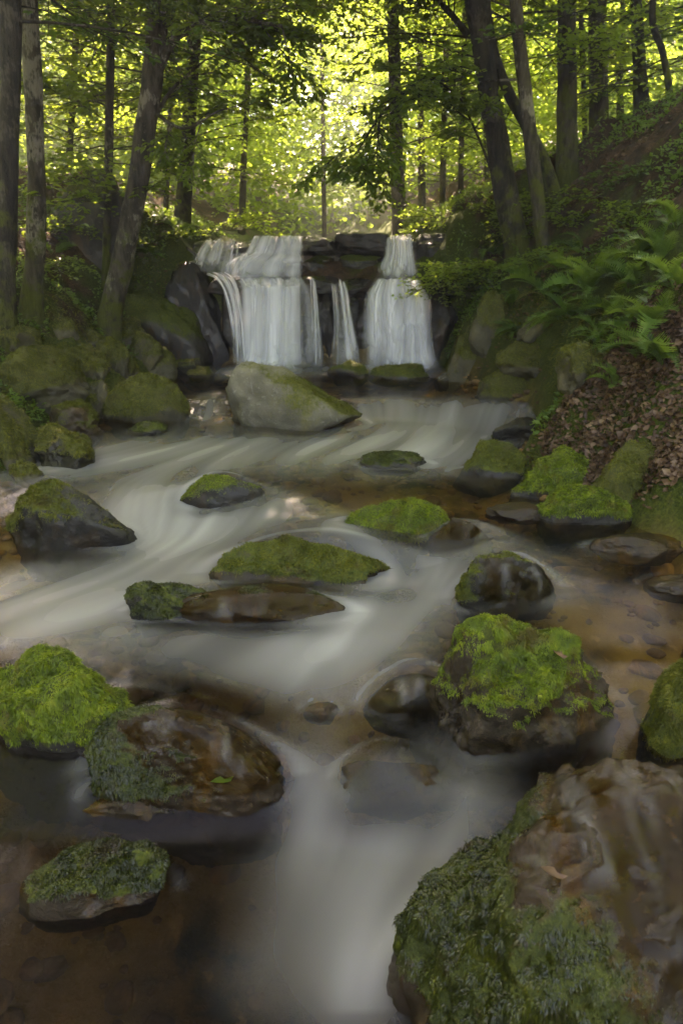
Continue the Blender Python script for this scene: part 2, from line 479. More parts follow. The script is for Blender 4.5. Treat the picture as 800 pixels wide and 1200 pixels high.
xs = axis(-4.6, 4.4, 0.06, -55, 55); ys = axis(0.6, 11.2, 0.06, -24, 80)
xs = np.clip(xs, -58, 58); ys = np.clip(ys, -26, 84)
X, Y = np.meshgrid(xs, ys)
Z = terrain_z(X, Y)
def grid_quads(ny, nx):
    i = np.arange(ny - 1)[:, None] * nx; j = np.arange(nx - 1)[None, :]
    a = i + j
    return np.stack([a, a + 1, a + nx + 1, a + nx], -1).reshape(-1, 4)
dl = edge_left(Y) - X; dr = X - edge_right(Y)
bed = sst(-0.12, 0.1, np.minimum(-dl, -dr)) * (Y < 10.2)
mossA = np.clip(1 - np.minimum(np.abs(dl), np.abs(dr)) / 1.6, 0, 1)
me = mesh("ground", np.stack([X, Y, Z], -1).reshape(-1, 3), grid_quads(len(ys), len(xs)), M['soil'], True,
          {"bed": bed.ravel(), "moss": mossA.ravel()})
tag(obj("ground", me), "steep forest banks and brown stream bed", None, None, "structure")

# ------------------------------------------------------------------ rocks
_ico = {}
def icosphere(sub):
    if sub not in _ico:
        import bmesh
        bm = bmesh.new(); bmesh.ops.create_icosphere(bm, subdivisions=sub, radius=1.0)
        V = np.array([v.co[:] for v in bm.verts]); F = np.array([[v.index for v in f.verts] for f in bm.faces])
        bm.free(); _ico[sub] = (norm(V), F)
    return _ico[sub]

def rock_shape(U, seed, facets=9, boxy=2.0, rough=0.06, cut=(0.62, 0.95)):
    g = np.random.default_rng(seed)
    r = 1.0 / (np.abs(U) ** boxy).sum(1) ** (1 / boxy)
    nrm = norm(g.normal(size=(facets, 3))); d = g.uniform(*cut, size=facets)
    for k in range(facets):
        c = U @ nrm[k]
        rk = np.where(c > 0.05, d[k] / np.maximum(c, 0.05), 9.0)
        h = np.clip(0.5 + 0.5 * (rk - r) / 0.045, 0, 1)
        r = rk * (1 - h) + r * h - 0.045 * h * (1 - h)
    P = U * r[:, None]
    s = seed * 3.7
    P = P + U * (rough * 2.2 * fbm(U * 1.6 + s, 3) + rough * 1.2 * fbm(P * 3.7 + s, 5, .55) + rough * 0.5 * (1 - 3 * np.abs(fbm(P * 6 + s, 4, .6))))[:, None]
    return P

def fit_rock(bbox, level, seed, ry, tilt, shape_kw, sub, rz_lim, front=None):
    """size and place a boulder so that its part above the water fills bbox"""
    x0, y0, x1, y1 = bbox
    U, F = icosphere(sub)
    P = rock_shape(U, seed, **shape_kw)
    P[:, 2] += -tilt * P[:, 0] * np.clip(P[:, 2] + 0.3, 0, 1)
    P[:, 0] = (P[:, 0] - P[:, 0].min()) / np.ptp(P[:, 0]) * 2 - 1
    P[:, 1] = (P[:, 1] - P[:, 1].min()) / np.ptp(P[:, 1]) * 2 - 1
    P[:, 2] /= P[:, 2].max()
    f = at_z((x0 + x1) / 2, y1, level) if front is None else at_y((x0 + x1) / 2, y1, front)
    if front is not None: level = f[2]
    depth = (f - CAM) @ np.array([0, CP, -SP])
    sx = (x1 - x0) / 1600 * depth
    c = np.array([f[0], f[1] + sx * ry * 0.8, level])
    sz = max(0.1, (y1 - y0) / 900 * depth)
    sy = sx * ry
    for _ in range(10):
        Q = P * np.array([sx, sy, sz]) + c
        vis = Q[:, 2] >= level - 0.01
        px, py = project(Q[vis])
        kx = (x1 - x0) / max(np.ptp(px), 1); sx *= 0.3 + 0.7 * kx
        sy = sx * ry
        dep = (c - CAM) @ np.array([0, CP, -SP])
        c[0] += ((x0 + x1) / 2 - (px.min() + px.max()) / 2) / 800 * dep
        # the front moves the rock, the top changes its height
        dy = y1 - py.max()
        if front is None: c[1] -= dy / 800 * dep * dep / max(CAM[2] - level, 0.4) * 0.7
        else: c[2] -= dy / 800 * dep * 0.8; level = c[2] - 0.01
        sz *= 1 + 0.6 * ((y1 - y0) / max(np.ptp(py), 1) - 1)
        sz = np.clip(sz, 0.25 * rz_lim[0] * sx, rz_lim[1] * sx)
    V = P * np.array([sx, sy, sz]) + c
    return V, F, c, (sx, sy, sz), level

def face_normals(V, F):
    a, b, c = V[F[:, 0]], V[F[:, 1]], V[F[:, 2]]
    n = np.cross(b - a, c - a); ar = np.linalg.norm(n, axis=1)
    return n / np.maximum(ar, 1e-12)[:, None], ar * 0.5

def vert_normals(V, F):
    fn, ar = face_normals(V, F)
    n = np.zeros_like(V)
    for k in range(3): np.add.at(n, F[:, k], fn * ar[:, None])
    return norm(n)

def moss_strands(V, F, mask, count, length, width, droop, seed, lift=0.6):
    """small feathery moss shoots rooted on the faces of a boulder"""
    g = np.random.default_rng(seed)
    fn, ar = face_normals(V, F)
    w = ar * np.clip(mask[F].mean(1) - 0.25, 0, 1)
    if w.sum() <= 0: return None
    k = g.choice(len(F), size=count, p=w / w.sum())
    b = g.dirichlet((1, 1, 1), size=count)
    p = (V[F[k]] * b[..., None]).sum(1); n = fn[k]
    cl = fbm(p * 22 + seed, 2); cl2 = fbm(p * 22 + seed + 50, 2)
    down = np.array([0, 0, -1.0]) - n * (n @ np.array([0, 0, -1.0]))[:, None]
    steep = np.clip(1 - n[:, 2:3], 0, 1)
    tang = norm(np.cross(n, g.normal(size=(count, 3))))
    d = norm(n * (lift * (1.1 - 0.6 * steep)) + down * (droop * (0.35 + steep)) + tang * 0.55 + np.stack([cl, cl2, 0 * cl], 1) * 0.8)
    L = length * g.uniform(0.4, 1.5, count) * (1 + 0.8 * cl) * (.55 + .45 * np.clip(mask[F[k]].mean(1), 0, 1))
    s = norm(np.cross(d, n + 0.3 * g.normal(size=(count, 3))))
    W = width * g.uniform(0.7, 1.3, count)
    q = p - n * 0.003
    mid = q + d * (L * 0.5)[:, None] + n * (L * 0.12)[:, None]
    tip = q + d * L[:, None] + np.array([0, 0, -1.0]) * (L * 0.3 * droop)[:, None]
    o = s * (W * 0.5)[:, None]
    Vn = np.stack([q - o * .5, q + o * .5, mid + o, mid - o, tip], 1).reshape(-1, 3)
    i = np.arange(count)[:, None] * 5
    return Vn, i + np.array([[4, 3, 2]]), i + np.array([[0, 1, 2, 3]])

SPILL = []
SURF = {}
ROCKS = []          # (centre, (sx, sy, sz)) of every boulder in the water, for the current
def boulder(name, bbox, label, seed, moss=0.6, wet=0.35, ry=0.8, tilt=0.0, material='rock_dark', strands=0, sl=0.03, sw=0.007,
            blade='moss_blade', facets=9, boxy=2.2, rough=0.06, sub=5, group=None, rz=(0.2, 2.2), mossx=0.0, front=None, side=0.15, droop=0.6, cut=(0.62, 0.95), obstacle=True, carve=0.02, lo=0.06, prebuilt=None, topbare=None, spill=0.0, film=None):
    if front is not None:
        q = meet_ground((bbox[0] + bbox[2]) / 2, bbox[3])
        if q is not None: front = q[1] - 0.05
    if front is None:
        level = float(at_water((bbox[0] + bbox[2]) / 2, bbox[3])[2])
    else: level = 0
    if prebuilt is not None: V, F, c, s, level = prebuilt
    else: V, F, c, s, level = fit_rock(bbox, level, seed, ry * (0.62 if front is None else 1.0), tilt, dict(facets=facets, boxy=boxy, rough=rough, cut=cut), sub, rz, front)
    n = vert_normals(V, F)
    rid = 1 - np.abs(fbm(V * np.array([5, 5, 8]) + seed, 3)) * 3
    V = V - n * (carve * s[0] * np.clip(rid, 0, 1) ** 2)[:, None]
    lump = fbm(V * 16 + seed, 2)
    V = V + n * (0.016 * moss * np.clip(n[:, 2:3] + .5, 0, 1) * lump[:, None])
    hrel = (V[:, 2] - level) / max(s[2], 0.03)
    nm = fbm(V * (1.1 / s[0]) + seed, 3)
    m = (n[:, 2] * (1 - side) + side) * 0.9 + 0.75 * nm + mossx * (V[:, 0] - c[0]) / s[0] + (moss - 0.75) * 1.6 + 0.2
    m = np.clip(m, 0, 1) * sst(lo, lo + .25, hrel + 0.25 * nm)
    if topbare: m = m * (1 - sst(*topbare, hrel + .15 * nm))
    wt = np.clip(wet * 1.3 + (0.5 - hrel) * 1.2 * (front is None) * (1.1 - wet), 0, 1)
    base = np.array([c[0], c[1], level - 0.1])
    o = obj(name, mesh(name, V - base, F, M[material], True, {"moss": m, "wet": wt}), None, base)
    tag(o, label, "boulder" if s[0] > 0.2 else "rock", group)
    if strands:
        r = moss_strands(V, F, m * (V[:, 2] > level - 0.005), strands, sl, sw, droop, seed)
        if r:
            Vn, T, Q = r
            mo = obj("moss", mesh("moss", Vn - base, [T, Q], M[blade], True), o)
            mo["kind"] = "stuff"
    if film is not None:                                         # thin sheet of water sliding over the bare stone
        S_ = V.copy(); E = np.concatenate([F[:, [0, 1]], F[:, [1, 2]], F[:, [2, 0]]])
        deg = np.bincount(E[:, 0], minlength=len(V))[:, None]
        for _ in range(30):
            acc = np.stack([np.bincount(E[:, 0], weights=S_[E[:, 1], j], minlength=len(V)) for j in range(3)], 1)
            S_ = .5 * S_ + .5 * acc / np.maximum(deg, 1)
        S_ = S_ + n * .015
        k = (m < .3) & (hrel > film)
        Ff = F[k[F].all(1)]; used = np.unique(Ff); remap_ = np.full(len(V), -1); remap_[used] = np.arange(len(used))
        fl = fbm(S_[used] * np.array([16, 2.2, 5]) + seed, 3)
        edge_ = sst(film, film + .25, hrel[used])
        fo = np.clip(.0 + .30 * fl, 0.0, .25) * edge_ * (1 - sst(.0, .28, m[used]))
        obj("water_film", mesh("water_film", S_[used] - base, remap_[Ff], M['water'], True, {"foam": fo, "streak": np.clip(.5 + fl, 0, 1), "depth": np.full(len(used), .12)}), o)
    if front is None and obstacle: ROCKS.append((c, s, level))
    if spill: SPILL.append((c, s, spill))
    SURF[label] = V
    return o, V, F, c, s

B = boulder
# --- rocks standing in the stream, nearest last
B("boulder", (264, 422, 425, 505), "big pale angular boulder with lichen and moss in midstream below the falls", 11, 0.50, 0.05, 0.75, 0.38, 'rock_pale', 9000, 0.018, 0.005, 'moss_olive', 14, 2.2, 0.035, cut=(0.42, 0.8), side=0.35, mossx=.25)
B("boulder", (120, 437, 222, 495), "olive mossy boulder beside the small cascade, left of the big pale boulder", 23, 0.85, 0.1, 0.9, -0.15, 'rock_olive', 9000, 0.022, 0.006, 'moss_olive', 8, 2.5, 0.05, side=0.3)
B("rock", (150, 492, 198, 509), "small low dark mossy stone just below the olive mossy boulder", 5, 0.6, 0.6, 1.0, 0, 'rock_dark', 1500, 0.015, 0.005, 'moss_dark', sub=4)
B("rock", (383, 422, 432, 441), "small dark mossy rock in the pool, directly behind the pale boulder's right shoulder", 31, 0.6, 0.4, 1.0, 0, 'rock_dark', 2500, 0.02, 0.006, 'moss_olive', sub=4)
B("rock", (430, 426, 504, 445), "wide low mossy rock in the pool below the right waterfall", 32, 0.75, 0.3, 0.9, 0.1, 'rock_dark', 3500, 0.02, 0.006, 'moss_olive', sub=4)
B("boulder", (245, 396, 302, 426), "squat mossy block at the foot of the left waterfall", 34, 0.65, 0.35, 0.9, 0.1, 'rock_dark', 3000, 0.02, 0.006, 'moss_olive', sub=4, boxy=3.5)
B("rock", (420, 528, 502, 551), "flat dark mossy rock alone in calm milky water, midstream", 41, 0.6, 0.5, 0.8, 0.1, 'rock_dark', 6000, 0.016, 0.004, 'moss_dark')
B("boulder", (540, 516, 622, 560), "rounded mossy rock in the water near the leaf-covered right bank", 43, 0.72, 0.4, 0.9, 0.05, 'rock_dark', 8000, 0.016, 0.0045, 'moss_olive')
B("boulder", (208, 556, 314, 598), "small wet rock with bright yellow-green moss at the lip of the cascade", 47, 0.55, 0.8, 0.7, 0.1, 'rock_dark', 7000, 0.015, 0.0045, 'moss_blade', mossx=-0.5, spill=0.50)
B("boulder", (6, 562, 162, 646), "pointed wet rock with mossy top at the left edge of the white cascade", 53, 0.55, 0.75, 0.8, 0.15, 'rock_dark', 14000, 0.018, 0.005, 'moss_olive', mossx=-0.4, facets=11)
B("boulder", (402, 584, 530, 642), "mossy rock with a white trickle, joined to a wet brown stone", 59, 0.8, 0.5, 0.8, 0.0, 'rock_dark', 14000, 0.018, 0.0045, 'moss_blade', side=0.3)
B("boulder", (500, 606, 576, 646), "wet pebbly brown stone against the mossy rock with the trickle", 60, 0.15, 1.0, 0.8, 0.1, 'rock_wetbrown', 0, rough=0.08, spill=0.30, film=0.20)
B("boulder", (243, 628, 480, 690), "wide mossy rock with water sliding over its sunlit back", 61, 0.68, 0.6, 0.55, 0.1, 'rock_brown', 18000, 0.016, 0.0045, 'moss_olive', side=0.45, boxy=2.6, spill=0.80)
B("boulder", (145, 682, 252, 730), "dark wet rock with a shiny flat top, left of the brown slab", 67, 0.5, 0.9, 0.7, 0.1, 'rock_dark', 8000, 0.012, 0.004, 'moss_dark', boxy=2.8)
B("boulder", (205, 684, 405, 733), "long orange-brown wet slab below the wide mossy rock", 71, 0.2, 1.0, 0.45, 0.05, 'rock_wetbrown', 2500, 0.012, 0.004, 'moss_dark', rough=0.05, spill=0.60, film=0.10)
B("boulder", (533, 646, 652, 712), "grey shiny wet rock with moss on its left flank", 73, 0.4, 1.0, 0.9, 0.15, 'rock_dark', 6000, 0.014, 0.004, 'moss_olive', mossx=-0.8, rough=0.08, spill=0.40, film=0.10)
B("boulder", (428, 790, 536, 842), "low black glossy wet rock beside the big bright moss rock", 79, 0.1, 1.0, 0.7, 0.1, 'rock_dark', 0, spill=0.70, film=0.05)
B("boulder", (490, 720, 728, 892), "big boulder capped with thick bright green moss, centre right", 83, 0.70, 0.55, 0.75, 0.05, 'rock_brown', 80000, 0.014, 0.0034, 'moss_blade', mossx=-0.55, side=0.0, droop=0.9, facets=9, sub=6, rough=0.08)
B("boulder", (-30, 755, 190, 895), "domed boulder thickly covered in bright green moss at the left edge", 89, 1.0, 0.35, 0.8, 0.05, 'rock_dark', 85000, 0.014, 0.0034, 'moss_blade', side=0.3, droop=0.9, facets=8, sub=6, rough=0.08)
B("boulder", (100, 826, 335, 962), "dark wet sloping rock leaning against the left moss dome", 97, 0.42, 0.95, 0.6, 0.30, 'rock_wetbrown', 30000, 0.013, 0.003, 'moss_dark', mossx=-0.7, droop=1.1, facets=9, sub=6, rough=0.07, carve=.01, spill=0.40, film=0.25)
B("boulder", (95, 922, 242, 972), "flat dark stone at the water's edge under the sloping wet rock", 101, 0.45, 0.9, 0.6, 0.05, 'rock_wetbrown', 9000, 0.010, 0.0035, 'moss_dark')
B("boulder", (20, 984, 196, 1082), "low rock with dark wet moss in the front left pool", 103, 0.8, 0.8, 0.8, -0.2, 'rock_brown', 30000, 0.013, 0.0032, 'moss_dark', mossx=0.5, side=0.4)
B("boulder", (748, 734, 880, 895), "dark green mossy boulder cut by the right edge of the picture", 107, 0.95, 0.35, 0.9, 0, 'rock_dark', 60000, 0.014, 0.0034, 'moss_olive', side=0.5, facets=6)
B("boulder", (452, 888, 940, 1390), "huge wet brown front boulder with dark dripping moss on its left shoulder", 118, 0.34, 1.0, 1.15, -0.10, 'rock_wetbrown', 90000, 0.013, 0.0028, 'moss_dark', mossx=-2.0, side=0.75, droop=1.3, carve=.010, topbare=(.66, .85), sub=6, facets=4, boxy=2.1, rough=.07, cut=(.85, 1.0), film=0.30)
B("rock", (690, 624, 806, 656), "flat wet stone breaking the golden shallows by the right bank", 127, 0.1, 1.0, 0.8, 0.0, 'rock_wetbrown', 0, rz=(0.1, 0.5))
B("rock", (752, 672, 850, 702), "orange wet stone at the right edge of the shallows", 131, 0.0, 1.0, 0.8, 0.0, 'rock_wetbrown', 0, rz=(0.1, 0.5))
B("rock", (568, 588, 650, 612), "low wet reddish stone in front of the bank's mossy foot", 137, 0.05, 1.0, 0.8, 0.0, 'rock_wetbrown', 0, rz=(0.1, 0.5))
B("rock", (575, 486, 655, 520), "rippled wet stones at the foot of the right rapid", 139, 0.1, 1.0, 0.9, 0.0, 'rock_dark', 0, rz=(0.1, 0.6), rough=0.1)
B("rock", (398, 884, 520, 948), "blurred mossy stone just awash in the front current", 271, 0.0, 1.0, 0.8, 0.0, 'rock_wetbrown', 0, rz=(0.1, 0.6), carve=.0)
B("rock", (355, 786, 398, 846), "small brown stone awash beside the central chute", 273, 0.0, 1.0, 0.9, 0.0, 'rock_wetbrown', 0, rz=(0.1, 0.6), carve=.0)
# --- right bank boulders
B("boulder", (556, 430, 694, 472), "long low mossy boulder at the far right waterline", 141, 0.85, 0.2, 0.7, 0.05, 'rock_olive', 7000, 0.02, 0.006, 'moss_olive', side=0.3, obstacle=False)
B("boulder", (512, 420, 585, 448), "small mossy boulder at the corner between right bank and pool", 142, 0.85, 0.2, 0.8, 0.05, 'rock_olive', 4000, 0.02, 0.006, 'moss_olive', obstacle=False)
B("boulder", (628, 568, 746, 616), "bright mossy rock at the water's edge below the leaf-covered bank", 143, 0.95, 0.25, 0.8, 0.05, 'rock_dark', 16000, 0.018, 0.005, 'moss_blade', side=0.5, obstacle=False)
B("boulder", (598, 522, 700, 590), "mossy boulder supporting the front of the leaf-covered bank", 147, 1.0, 0.2, 1.0, 0.1, 'rock_dark', 18000, 0.018, 0.0045, 'moss_blade', side=0.5, obstacle=False)
B("boulder", (675, 512, 792, 606), "large brown-green boulder holding up the leaf litter", 149, 0.72, 0.2, 0.9, 0.0, 'rock_olive', 16000, 0.018, 0.0045, 'moss_olive', side=0.5, facets=6, obstacle=False)
B("boulder", (772, 488, 870, 600), "mossy boulder half cut by the right edge, above the shallows", 151, 0.8, 0.2, 0.9, 0.0, 'rock_olive', 12000, 0.018, 0.0045, 'moss_olive', side=0.5, obstacle=False)
# --- left bank boulders
def LB(bbox, label, seed, front, **k):
    kw = dict(moss=0.9, wet=0.1, ry=1.0, tilt=0.0, material='rock_olive', strands=5000, sl=0.022, sw=0.006, blade='moss_olive', facets=13, boxy=3.0, sub=5, side=0.3, cut=(0.5, 0.9), rough=.08, group="mossy rocks of the left bank")
    kw.update(k)
    return B("boulder", bbox, label, seed, front=front, **kw)
LB((140, 336, 252, 430), "large dark square-cut block with mossy top between the leaning tree and the falls", 161, 8.6, moss=0.6, material='rock_dark', boxy=6, facets=7, cut=(0.8, 1.05), wet=0.45, ry=1.1, tilt=0.35, mossx=-.3)
LB((-30, 462, 66, 546), "brown-green rock filling the left edge at the waterline", 163, 5.35, moss=0.8, facets=7)
LB((-30, 404, 96, 464), "long mossy slab running out of the left edge above the waterline", 167, 6.1, ry=0.7)
LB((40, 497, 112, 546), "wet mossy rock at the tip of the left bank", 169, 5.3, moss=0.6, wet=0.8)
LB((56, 468, 116, 510), "rock with ochre patches between the slab and the wet bank tip", 173, 5.9, moss=0.5, wet=0.5, material='rock_brown')
LB((88, 444, 136, 482), "small dark rock tucked behind the olive mossy boulder's left end", 179, 6.5, moss=0.6)
LB((40, 396, 102, 432), "rounded moss cushion rock above the long slab", 181, 7.0)
LB((66, 402, 130, 440), "mossy wedge rock sloping to the right below the leaning tree", 191, 7.2, tilt=0.2)
LB((112, 394, 152, 434), "small mossy rock at the foot of the leaning tree", 193, 7.8)
LB((148, 388, 192, 424), "mossy rock just below the dark square-cut block", 197, 8.0)
LB((160, 405, 208, 442), "lowest mossy rock of the pile right of the leaning tree", 199, 7.8)
LB((198, 420, 240, 440), "dark low stone at the edge of the pool", 211, 8.4, moss=0.5, wet=0.6)
LB((-20, 378, 50, 412), "mossy rock under the pale trunk at the left edge", 223, 7.0)
LB((112, 372, 172, 400), "mossy stones wedged around the leaning tree's base", 227, 8.2)
LB((58, 196, 150, 300), "dark overhanging outcrop on the upper left bank", 229, 9.9, moss=0.45, material='rock_dark', wet=0.2, boxy=3, ry=0.7)
LB((184, 300, 276, 402), "black wet cliff block left of the falls", 233, 9.55, moss=0.35, material='rock_dark', boxy=6, facets=5, cut=(0.8, 1.0), wet=0.7, ry=0.8)
for k, (bb, lab) in enumerate([((18, 432, 52, 452), "small mossy stone lying on top of the long left slab"), ((70, 432, 104, 452), "small mossy stone in front of the mossy wedge rock"), ((132, 418, 164, 440), "small mossy stone behind the olive boulder"),
        ((188, 398, 214, 414), "little dark stone at the foot of the square-cut block"), ((104, 424, 126, 440), "little mossy stone above the small dark rock"), ((0, 446, 30, 470), "mossy stone at the left edge below the long slab"),
        ((10, 540, 52, 562), "low wet stone at the left edge below the brown-green rock"), ((96, 384, 122, 402), "little mossy stone left of the leaning tree's base"), ((62, 372, 92, 394), "little mossy stone right of the pale trunk's roots"), ((218, 428, 250, 442), "flat wet stone at the pool's left corner")]):
    LB(bb, lab, 700 + k, 6.0, sub=4, strands=1200)
# right bank mossy cliff pieces under the ferns
def RB(bbox, label, seed, front, **k):
    k.setdefault('group', "mossy rocks of the right bank"); k.setdefault('side', .55); return LB(bbox, label, seed, front, **k)
RB((524, 372, 576, 434), "mossy rock right of the falls at the pool's corner", 239, 9.0)
RB((548, 340, 606, 400), "mossy ledge rock below the bright sapling", 240, 9.0)
RB((580, 392, 660, 438), "wide mossy block below the ferns at the waterline", 241, 8.2)
RB((650, 400, 726, 446), "dark mossy block under the drooping ferns", 251, 7.6, moss=0.7)
RB((606, 352, 650, 392), "small mossy block at the foot of the slim pale trunk", 252, 7.6)

# ------------------------------------------------------------------ the cliff of the falls: stacked ledge blocks
cliff = thing("rock_ledge", "dark wet stepped rock ledge that the waterfalls run over", "cliff", (-0.5, 10.2, 0))
def ledge(x0, y0, x1, y1, yf, seed, moss=0.25, deep=0.5, wet=0.8, boxy=7, material='rock_dark'):
    a = at_y(x0, y1, yf); b = at_y(x1, y0, yf)
    c = (a + b) / 2; c[1] = yf + deep / 2
    s = np.array([abs(b[0] - a[0]) / 2 * 1.08, deep / 2, abs(b[2] - a[2]) / 2 * 1.06])
    U, F = icosphere(5)
    P = rock_shape(U, seed, 10, boxy, 0.05, (0.82, 1.1))
    P = P / np.abs(P).max(0) * s + c
    P = P + 0.035 * np.stack([0 * P[:, 0], fbm(P * np.array([3, 3, 14]) + seed, 3), 0 * P[:, 0]], 1)
    n = vert_normals(P, F); nm = fbm(P * 3 + seed, 3)
    m = np.clip(n[:, 2] * 0.9 + 0.6 * nm + (moss - 0.6) * 1.6, 0, 1)
    loc = np.array([-0.5, 10.2, 0])
    obj("rock_block", mesh("rock_block", P - loc, F, M[material], True, {"moss": m, "wet": np.full(len(P), wet)}), cliff)
for k, a in enumerate([
    (176, 288, 236, 348, 10.35, .5), (226, 282, 282, 330, 10.5, .5), (262, 278, 310, 330, 10.55, .3), (300, 277, 352, 326, 10.55, .1), (346, 275, 402, 300, 10.5, .3),
    (348, 297, 405, 330, 10.4, .3), (394, 272, 456, 302, 10.5, .45), (398, 297, 456, 330, 10.4, .6), (450, 275, 492, 328, 10.55, .1), (486, 272, 536, 330, 10.45, .5),
    (240, 320, 292, 350, 10.15, .2), (284, 324, 348, 348, 10.12, .1), (340, 324, 398, 348, 10.05, .25), (390, 326, 448, 350, 10.05, .25), (438, 324, 512, 348, 10.1, .15), (500, 318, 545, 352, 10.0, .4),
    (262, 340, 300, 430, 9.98, .1), (292, 340, 352, 430, 9.98, .05), (344, 342, 372, 390, 9.95, .15), (366, 342, 398, 430, 9.98, .1), (348, 380, 378, 430, 9.9, .1),
    (390, 344, 420, 400, 9.94, .15), (414, 344, 448, 430, 9.98, .1), (394, 392, 424, 430, 9.88, .1), (438, 342, 500, 430, 9.98, .05), (492, 340, 545, 430, 9.9, .3)]):
    ledge(*a[:5], 300 + k, a[5], deep=0.55 + 0.25 * (k % 3))
core = np.array([[-3.2, 10.35, -0.5], [1.9, 10.35, -0.5], [1.9, 11.6, -0.5], [-3.2, 11.6, -0.5], [-3.2, 10.75, 1.55], [1.9, 10.75, 1.55], [1.9, 11.6, 1.55], [-3.2, 11.6, 1.55]])
obj("rock_core", mesh("rock_core", core - np.array([-0.5, 10.2, 0]), np.array([[0, 1, 5, 4], [1, 2, 6, 5], [2, 3, 7, 6], [3, 0, 4, 7], [4, 5, 6, 7]]), M['rock_dark'], False), cliff)

# falling water: every veil is a bundle of soft strands
def veil(parent, loc, rows, seed, dens=0.8, strands=40, n=44, name="veil", wide=1.0):
    g = np.random.default_rng(int(seed) + 60)
    S = spline(np.asarray(rows, float), n)
    t = np.linspace(0, 1, n)
    VV, QQ, dd, uu = [], [], [], []
    prof = np.array([0, .55, 1.0, .55, 0]); off = np.array([-1, -.5, 0, .5, 1]); bul = np.array([0, .7, 1, .7, 0])
    span = S[:, 1] - S[:, 0]
    for k in range(strands):
        u0 = (k + g.uniform(0, 1)) / strands; u0 = .5 + (u0 - .5) * g.uniform(.85, 1.18)
        hw = np.maximum(span * (g.uniform(.10, .26) if k % 3 else g.uniform(.03, .07)) * wide, 1.6) * (0.75 + .5 * t * g.uniform(.4, 1.2))
        cx = S[:, 0] + span * u0 + np.cumsum(g.normal(size=n)) * .08 + g.normal() * .4 * np.sin(t * g.uniform(2, 6) + g.uniform(0, 6))
        py = S[:, 2] + 2.5 * abs(math.sin(u0 * 11 + seed)) * (1 - t) + g.normal() * 1.0
        yy = S[:, 3] - g.uniform(0, .05) - .02 * np.sin(t * 5 + g.uniform(0, 6))
        px = cx[:, None] + hw[:, None] * off[None]
        a = (px - 400) / 800; b = ((600 - py) / 800)[:, None] + 0 * a
        ry_ = CP + b * SP
        kk = (yy[:, None] - .03 * bul[None]) / ry_
        W = np.stack([a * kk, ry_ * kk, CAM[2] + (-SP + b * CP) * kk], -1)
        t1 = g.uniform(.82, 1.08); fade = sst(0, .05, t) * (1 - sst(t1 - .16, t1, t) * .85)
        am = dens * g.uniform(.5, 1.15) * (.08 + 1.15 * (math.sin(u0 * 19 + seed * 2.1 + 1.3 * math.sin(u0 * 7)) * .5 + .5) ** .7)
        VV.append(W.reshape(-1, 3)); QQ.append(grid_quads(n, 5) + k * n * 5)
        dd.append((am * fade[:, None] * prof[None]).ravel())
        uu.append(np.stack([(off[None] * .02 + u0 + k * 1.7 + 0 * a).ravel(), np.repeat(t * 1.0, 5)], 1))
    return obj(name, mesh(name, np.concatenate(VV) - loc, np.concatenate(QQ), M['veil'], True, {"dens": np.concatenate(dd)}, uv=np.concatenate(uu)), parent)

wl = np.array([-0.85, 9.8, 0.0])
f1 = thing("waterfall", "broad white waterfall with two tiers on the left of the ledge", "waterfall", wl)
veil(f1, wl, [(302, 350, 275, 10.75), (301, 350, 278, 10.56), (297, 350, 288, 10.46), (292, 348, 297, 10.42), (280, 348, 303, 10.32), (270, 347, 312, 10.24), (266, 346, 325, 10.10)], 1, 0.9, 46, name="upper_veil")
veil(f1, wl, [(268, 300, 296, 10.44), (264, 298, 304, 10.32), (262, 292, 312, 10.24), (260, 288, 325, 10.10)], 11, 0.55, 16, name="upper_side_veil")
veil(f1, wl, [(284, 349, 324, 10.13), (289, 348, 331, 10.00), (291, 346, 340, 9.90), (291, 345, 380, 9.82), (289, 346, 420, 9.76), (280, 352, 433, 9.62)], 2, 1.0, 60, name="lower_veil")
veil(f1, wl, [(240, 266, 318, 10.16), (254, 274, 325, 10.0), (264, 280, 342, 9.88), (271, 285, 375, 9.80), (274, 289, 424, 9.70)], 3, 0.85, 18, name="side_veil")
wa = np.array([-1.9, 10.3, 1.2])
f1b = thing("waterfall", "small thin cascade at the far left end of the upper ledge", "waterfall", wa)
veil(f1b, wa, [(240, 262, 279, 10.62), (236, 262, 285, 10.48), (229, 258, 298, 10.38), (222, 254, 318, 10.25)], 4, 0.6, 18)
veil(f1b, wa, [(264, 282, 279, 10.62), (262, 281, 288, 10.48), (258, 279, 302, 10.36), (254, 276, 322, 10.2)], 14, 0.4, 12)
wr_ = np.array([0.75, 9.75, 0.0])
f2 = thing("waterfall", "tall white waterfall on the right that widens below the middle step", "waterfall", wr_)
veil(f2, wr_, [(457, 480, 275, 10.72), (456, 481, 279, 10.52), (455, 483, 298, 10.42), (451, 485, 310, 10.30), (447, 487, 326, 10.10)], 5, 1.0, 30, name="upper_veil")
veil(f2, wr_, [(445, 487, 325, 10.12), (442, 488, 333, 10.0), (437, 493, 350, 9.86), (437, 493, 385, 9.78), (437, 494, 412, 9.74), (434, 498, 434, 9.66)], 6, 0.95, 44, name="lower_veil")
veil(f2, wr_, [(433, 446, 338, 10.0), (433, 449, 350, 9.86), (437, 455, 378, 9.76), (438, 462, 395, 9.72), (430, 464, 434, 9.60)], 7, 0.6, 14, name="side_veil")
veil(f2, wr_, [(470, 492, 378, 9.76), (466, 496, 392, 9.68), (464, 498, 415, 9.66), (460, 502, 436, 9.60)], 8, 0.6, 20, name="splash_veil")
